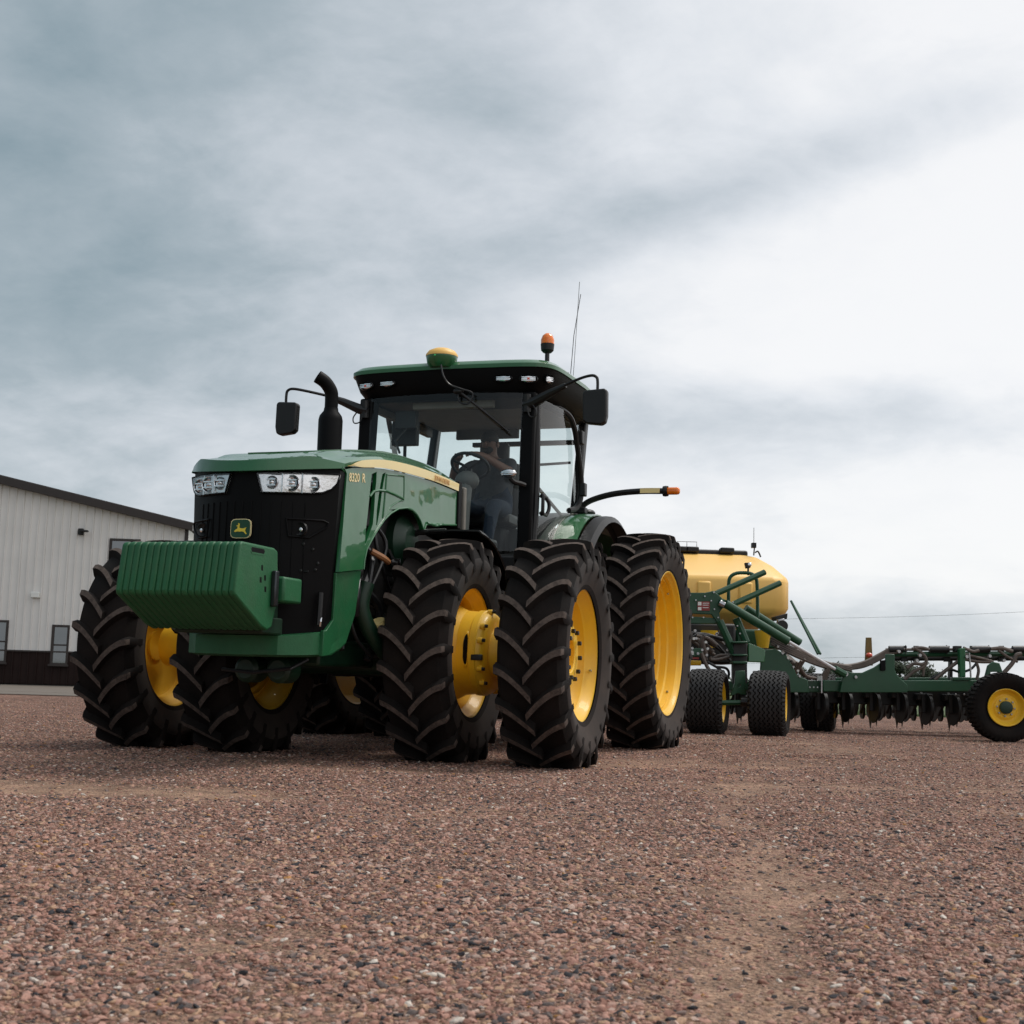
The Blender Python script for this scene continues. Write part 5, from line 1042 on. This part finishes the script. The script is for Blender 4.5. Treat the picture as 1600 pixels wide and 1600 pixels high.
# ------------------------------------------------------------------ building on the left
BX, BY, BZ = -13.0, 54.0, -.32; RZ = R(5)
bl = empty('metal_building', loc=(BX, BY, BZ), rz=RZ); tag(bl, 'white ribbed metal shop building with brown base band and dark roof edge', 'building')
SL = .21; EH = 6.36-BZ-.25; PKX = -17.0; Wd = 34.0
def eave(x): return EH + SL*min(-x, x+Wd)
M['wallwhite'] = mat('white_ribbed_steel', (.75, .725, .70), .45, var=.05, vscale=.7, dust=(.45, .40, .36), dustamt=.15)
M['wallbrown'] = mat('brown_ribbed_steel', (.022, .0125, .0108), .7, var=.12, vscale=1.)
M['wallbrown'].node_tree.nodes['Principled BSDF'].inputs['Specular IOR Level'].default_value = .15
M['trim'] = mat('dark_brown_trim', (.030, .021, .018), .45, var=.1)
wins = [(-8.5, -6.78, .92, 2.42), (-4.93, -4.42, .90, 2.30), (-2.93, -1.9, 4.40, 5.80), (-11.8, -10.2, .92, 2.42), (-8.5, -6.9, 4.4, 5.80)]
wins = wins[:4]
def wpanel(x0, x1, z0, top_, mt, name):
    """one sheet with three ribs, real folds, cut round the openings; the top edge follows the roof slope"""
    b = MB(); n = 3; w = (x1-x0)/n; prof = []
    for k in range(n): a = x0+k*w; prof += [(a, 0), (a+w*.74, 0), (a+w*.79, -.055), (a+w*.91, -.055), (a+w*.96, 0)]
    prof.append((x1-.004, 0)); px_ = [p[0] for p in prof]; py_ = [p[1] for p in prof]
    xs_ = sorted(set(px_ + [q for wn in wins for q in wn[:2] if x0 < q < x1]))
    for a, c in zip(xs_, xs_[1:]):
        if c-a < 1e-5: continue
        m_ = (a+c)/2; cuts = [(wn[2], wn[3]) for wn in wins if wn[0] < m_ < wn[1]]; lo = z0; segs = []
        for (u, v) in cuts:
            if v <= lo or u >= top_(m_)-.001: continue
            if u > lo: segs.append((lo, u, u))
            lo = max(lo, v)
        if lo < top_(m_): segs.append((lo, top_(a), top_(c)))
        ya, yc = np.interp(a, px_, py_), np.interp(c, px_, py_)
        for l, ta, tc_ in segs: b.add([(a, ya, l), (c, yc, l), (c, yc, tc_), (a, ya, ta)], [(0, 1, 2, 3)])
    if b.v: b.build(name, mt, bl, ang=20)
PW = .915; x = 0.
while x > -27:
    wpanel(x-PW, x, 1.33, eave, 'wallwhite', 'wall_panel'); wpanel(x-PW, x, .05, lambda q: 1.31, 'wallbrown', 'base_panel'); x -= PW
MB().box(-34, .02, .10, 29, 0, .12).build('foundation', 'grey', bl)
b = MB(); b.box(-.05, -.0, .05, 29.5, 0, EH-.05); b.box(-33.9, -33.8, .05, 29.5, 0, EH-.05); b.box(-33.8, -.06, 29.3, 29.4, 0, EH); b.build('side_wall', 'wallwhite', bl)
b = MB(); b.box(-33.8, -.06, .10, .2, 0, 1.3); b.prism([(-33.8, 1.3), (-.06, 1.3), (-.06, EH-.06), (-17, EH+SL*17-.1), (-33.8, EH-.06)], 'y', .25, .3); b.build('inner_wall', 'dark', bl)
b = MB(); b.box(-33.9, -.02, -.075, .03, 1.30, 1.36); b.build('base_trim', 'trim', bl)
b = MB(); b.box(-.09, .05, -.06, .05, 0, EH); b.build('corner_trim', 'trim', bl)
b = MB(); b.prism([(.25, EH-.10-.05), (-17, EH+SL*17-.10), (-34.3, EH-.15), (-34.3, EH+.14), (-17, EH+SL*17+.24), (.25, EH+.16)], 'y', -.42, -.05); b.build('roof_edge', 'trim', bl, bevel=.01)
b = MB(); b.prism([(.30, EH+.10), (-17, EH+SL*17+.20), (-34.3, EH+.10), (-34.3, EH+.18), (-17, EH+SL*17+.27), (.30, EH+.17)], 'y', -.40, 29.8); b.build('roof', 'trim', bl)
pane_m = bpy.data.materials.new('window_pane'); pane_m.use_nodes = True; pp = pane_m.node_tree.nodes['Principled BSDF']; pp.inputs['Base Color'].default_value = (.03, .032, .035, 1); pp.inputs['Roughness'].default_value = .06; pp.inputs['Specular IOR Level'].default_value = 1.0; pp.inputs['Coat Weight'].default_value = 1.; pp.inputs['Coat IOR'].default_value = 2.2
M['pane'] = pane_m
for (a, c, z0, z1) in wins:
    b = MB(); t_ = .09
    b.prism([(a-t_, z0-t_), (c+t_, z0-t_), (c+t_, z1+t_), (a-t_, z1+t_)], 'y', -.07, .06, holes=[[(a, z0), (c, z0), (c, z1), (a, z1)]]); w = b.build('window', 'trim', bl, bevel=.01)
    MB().box(a, c, .0, .012, z0, z1).build('pane', 'pane', w); MB().box(a, c, -.03, -.002, (z0+z1)/2-.03, (z0+z1)/2+.03).build('sash_bar', 'trim', w)
    MB().box(a-t_-.05, c+t_+.05, -.14, -.05, z0-t_-.05, z0-t_+.03).build('sill', 'trim', w, bevel=.01)
def bp_(px, py): p = at(px, py, 53.8); v = Matrix.Rotation(-RZ, 3, 'Z') @ (Vector(p)-Vector((BX, BY, BZ))); return v
v = bp_(130, 832); b = MB(); b.box(v.x-.13, v.x+.08, -.20, -.04, v.z-.13, v.z+.13); b.box(v.x-.05, v.x+.30, -.42, -.18, v.z-.02, v.z+.05); b.build('wall_lamp', 'black', bl, bevel=.03)
v = bp_(60, 931); b = MB(); b.box(v.x-.18, v.x+.16, -.22, -.04, v.z-.10, v.z+.13); b.build('utility_box', 'white', bl, bevel=.03)
v = bp_(25, 1030)

# ------------------------------------------------------------------ far trees, wires
lm = [mat('tree_leaves', (.030, .045, .022), .8, var=.5, vscale=.6), mat('tree_leaves_grey', (.050, .062, .040), .8, var=.5, vscale=.6)]
bark = mat('bark', (.05, .04, .03), .9)
def tree(px, D, h, w, mi, label):
    h *= 1.3; p = at(px, 1060, D); r = empty('tree', loc=(p[0], D, -.4)); tag(r, label, 'tree', 'far trees beyond the field')
    b = MB(); b.tube([(0, 0, 0), (.1, 0, h*.35), (0, .1, h*.7)], [h*.03, h*.022, h*.008], 6)
    for k in range(5): a = random.uniform(0, 6.28); b.tube([(0, 0, h*(.3+.08*k)), (w*.3*math.cos(a), w*.3*math.sin(a), h*(.5+.08*k))], [h*.012, h*.004], 5)
    b.build('trunk', bark, r)
    b = MB(); cl = [(random.gauss(0, w*.24), random.gauss(0, w*.24), h*random.uniform(.34, .86), random.uniform(.13, .24)*w) for _ in range(22)]
    for (cx, cy, cz, cr) in cl:
        for _ in range(46):
            d = Vector((random.gauss(0, 1), random.gauss(0, 1), random.gauss(0, .8))).normalized()*cr*random.uniform(.55, 1.1); q = Vector((cx, cy, cz))+d
            s_ = .046*h*random.uniform(.6, 1.3); u = Vector((random.gauss(0, 1), random.gauss(0, 1), random.gauss(0, 1))).normalized(); v_ = u.orthogonal().normalized()
            b.add([q-u*s_, q+v_*s_*.7, q+u*s_, q-v_*s_*.7], [(0, 1, 2, 3)])
    b.build('crown', lm[mi], r, recalc=False)
random.seed(5)
for i, (px, D, h, w, mi, lb) in enumerate(((1300, 420, 6.2, 7, 1, 'leftmost grey green far tree, seen behind the seeder rod end'), (1256, 420, 5.6, 6, 0, 'small dark far tree behind the seed hose bundle'), (1316, 420, 5.4, 6, 0, 'low dark far tree beside the grey green one over the tool bar'),
        (1399, 400, 7.4, 6, 0, 'tall narrow dark far tree just right of the wing bracket'), (1420, 420, 6.8, 9, 1, 'wide grey green far tree in the middle of the right clump'), (1441, 410, 6.6, 8, 0, 'dark round far tree at the right of the middle clump'),
        (1459, 420, 5.2, 7, 0, 'lower dark far tree ending the clump before the lift post'), (1476, 430, 3.6, 6, 0, 'shrubby low far tree left of the lift post'), (1378, 430, 4.6, 5, 1, 'pale small far tree left of the tall dark one'))): tree(px, D, h, w, mi, lb)
b = MB()
for _ in range(5200):
    x = random.uniform(60, 420); y = 440+random.uniform(-6, 6); z = -.4+2.6*random.random()**1.5*(1+.5*noise.noise(Vector((x*.06, 0, 0)))); s_ = random.uniform(.3, .7)
    u = Vector((random.gauss(0, 1), random.gauss(0, 1), random.gauss(0, 1))).normalized(); v_ = u.orthogonal(); q = Vector((x, y, z)); b.add([q-u*s_, q+v_*s_*.7, q+u*s_, q-v_*s_*.7], [(0, 1, 2, 3)])
o = b.build('treeline', lm[0], recalc=False); o['kind'] = 'stuff'
for lab, q in (('upper thin power line crossing the sky above the tool bar', [at(900, 972, 95), at(1235, 967, 92), at(1430, 963, 90), at(1600, 956, 88), at(1900, 940, 85)]), ('lower thin power line just above the tool bar', [at(900, 1032, 95), at(1290, 1028, 92), at(1440, 1024.5, 90), at(1600, 1021, 88), at(1900, 1010, 85)])):
    q = [(-260, 118, q[0][2]+.6), (-110, 105, q[0][2]+.1)] + q + [(130, 78, q[-1][2]+.8), (280, 66, q[-1][2]+2)]
    b = MB(); b.tube(catmull(q, 6), .009, 5); o = b.build('power_line', 'headliner'); tag(o, lab, 'cable', 'overhead power lines')
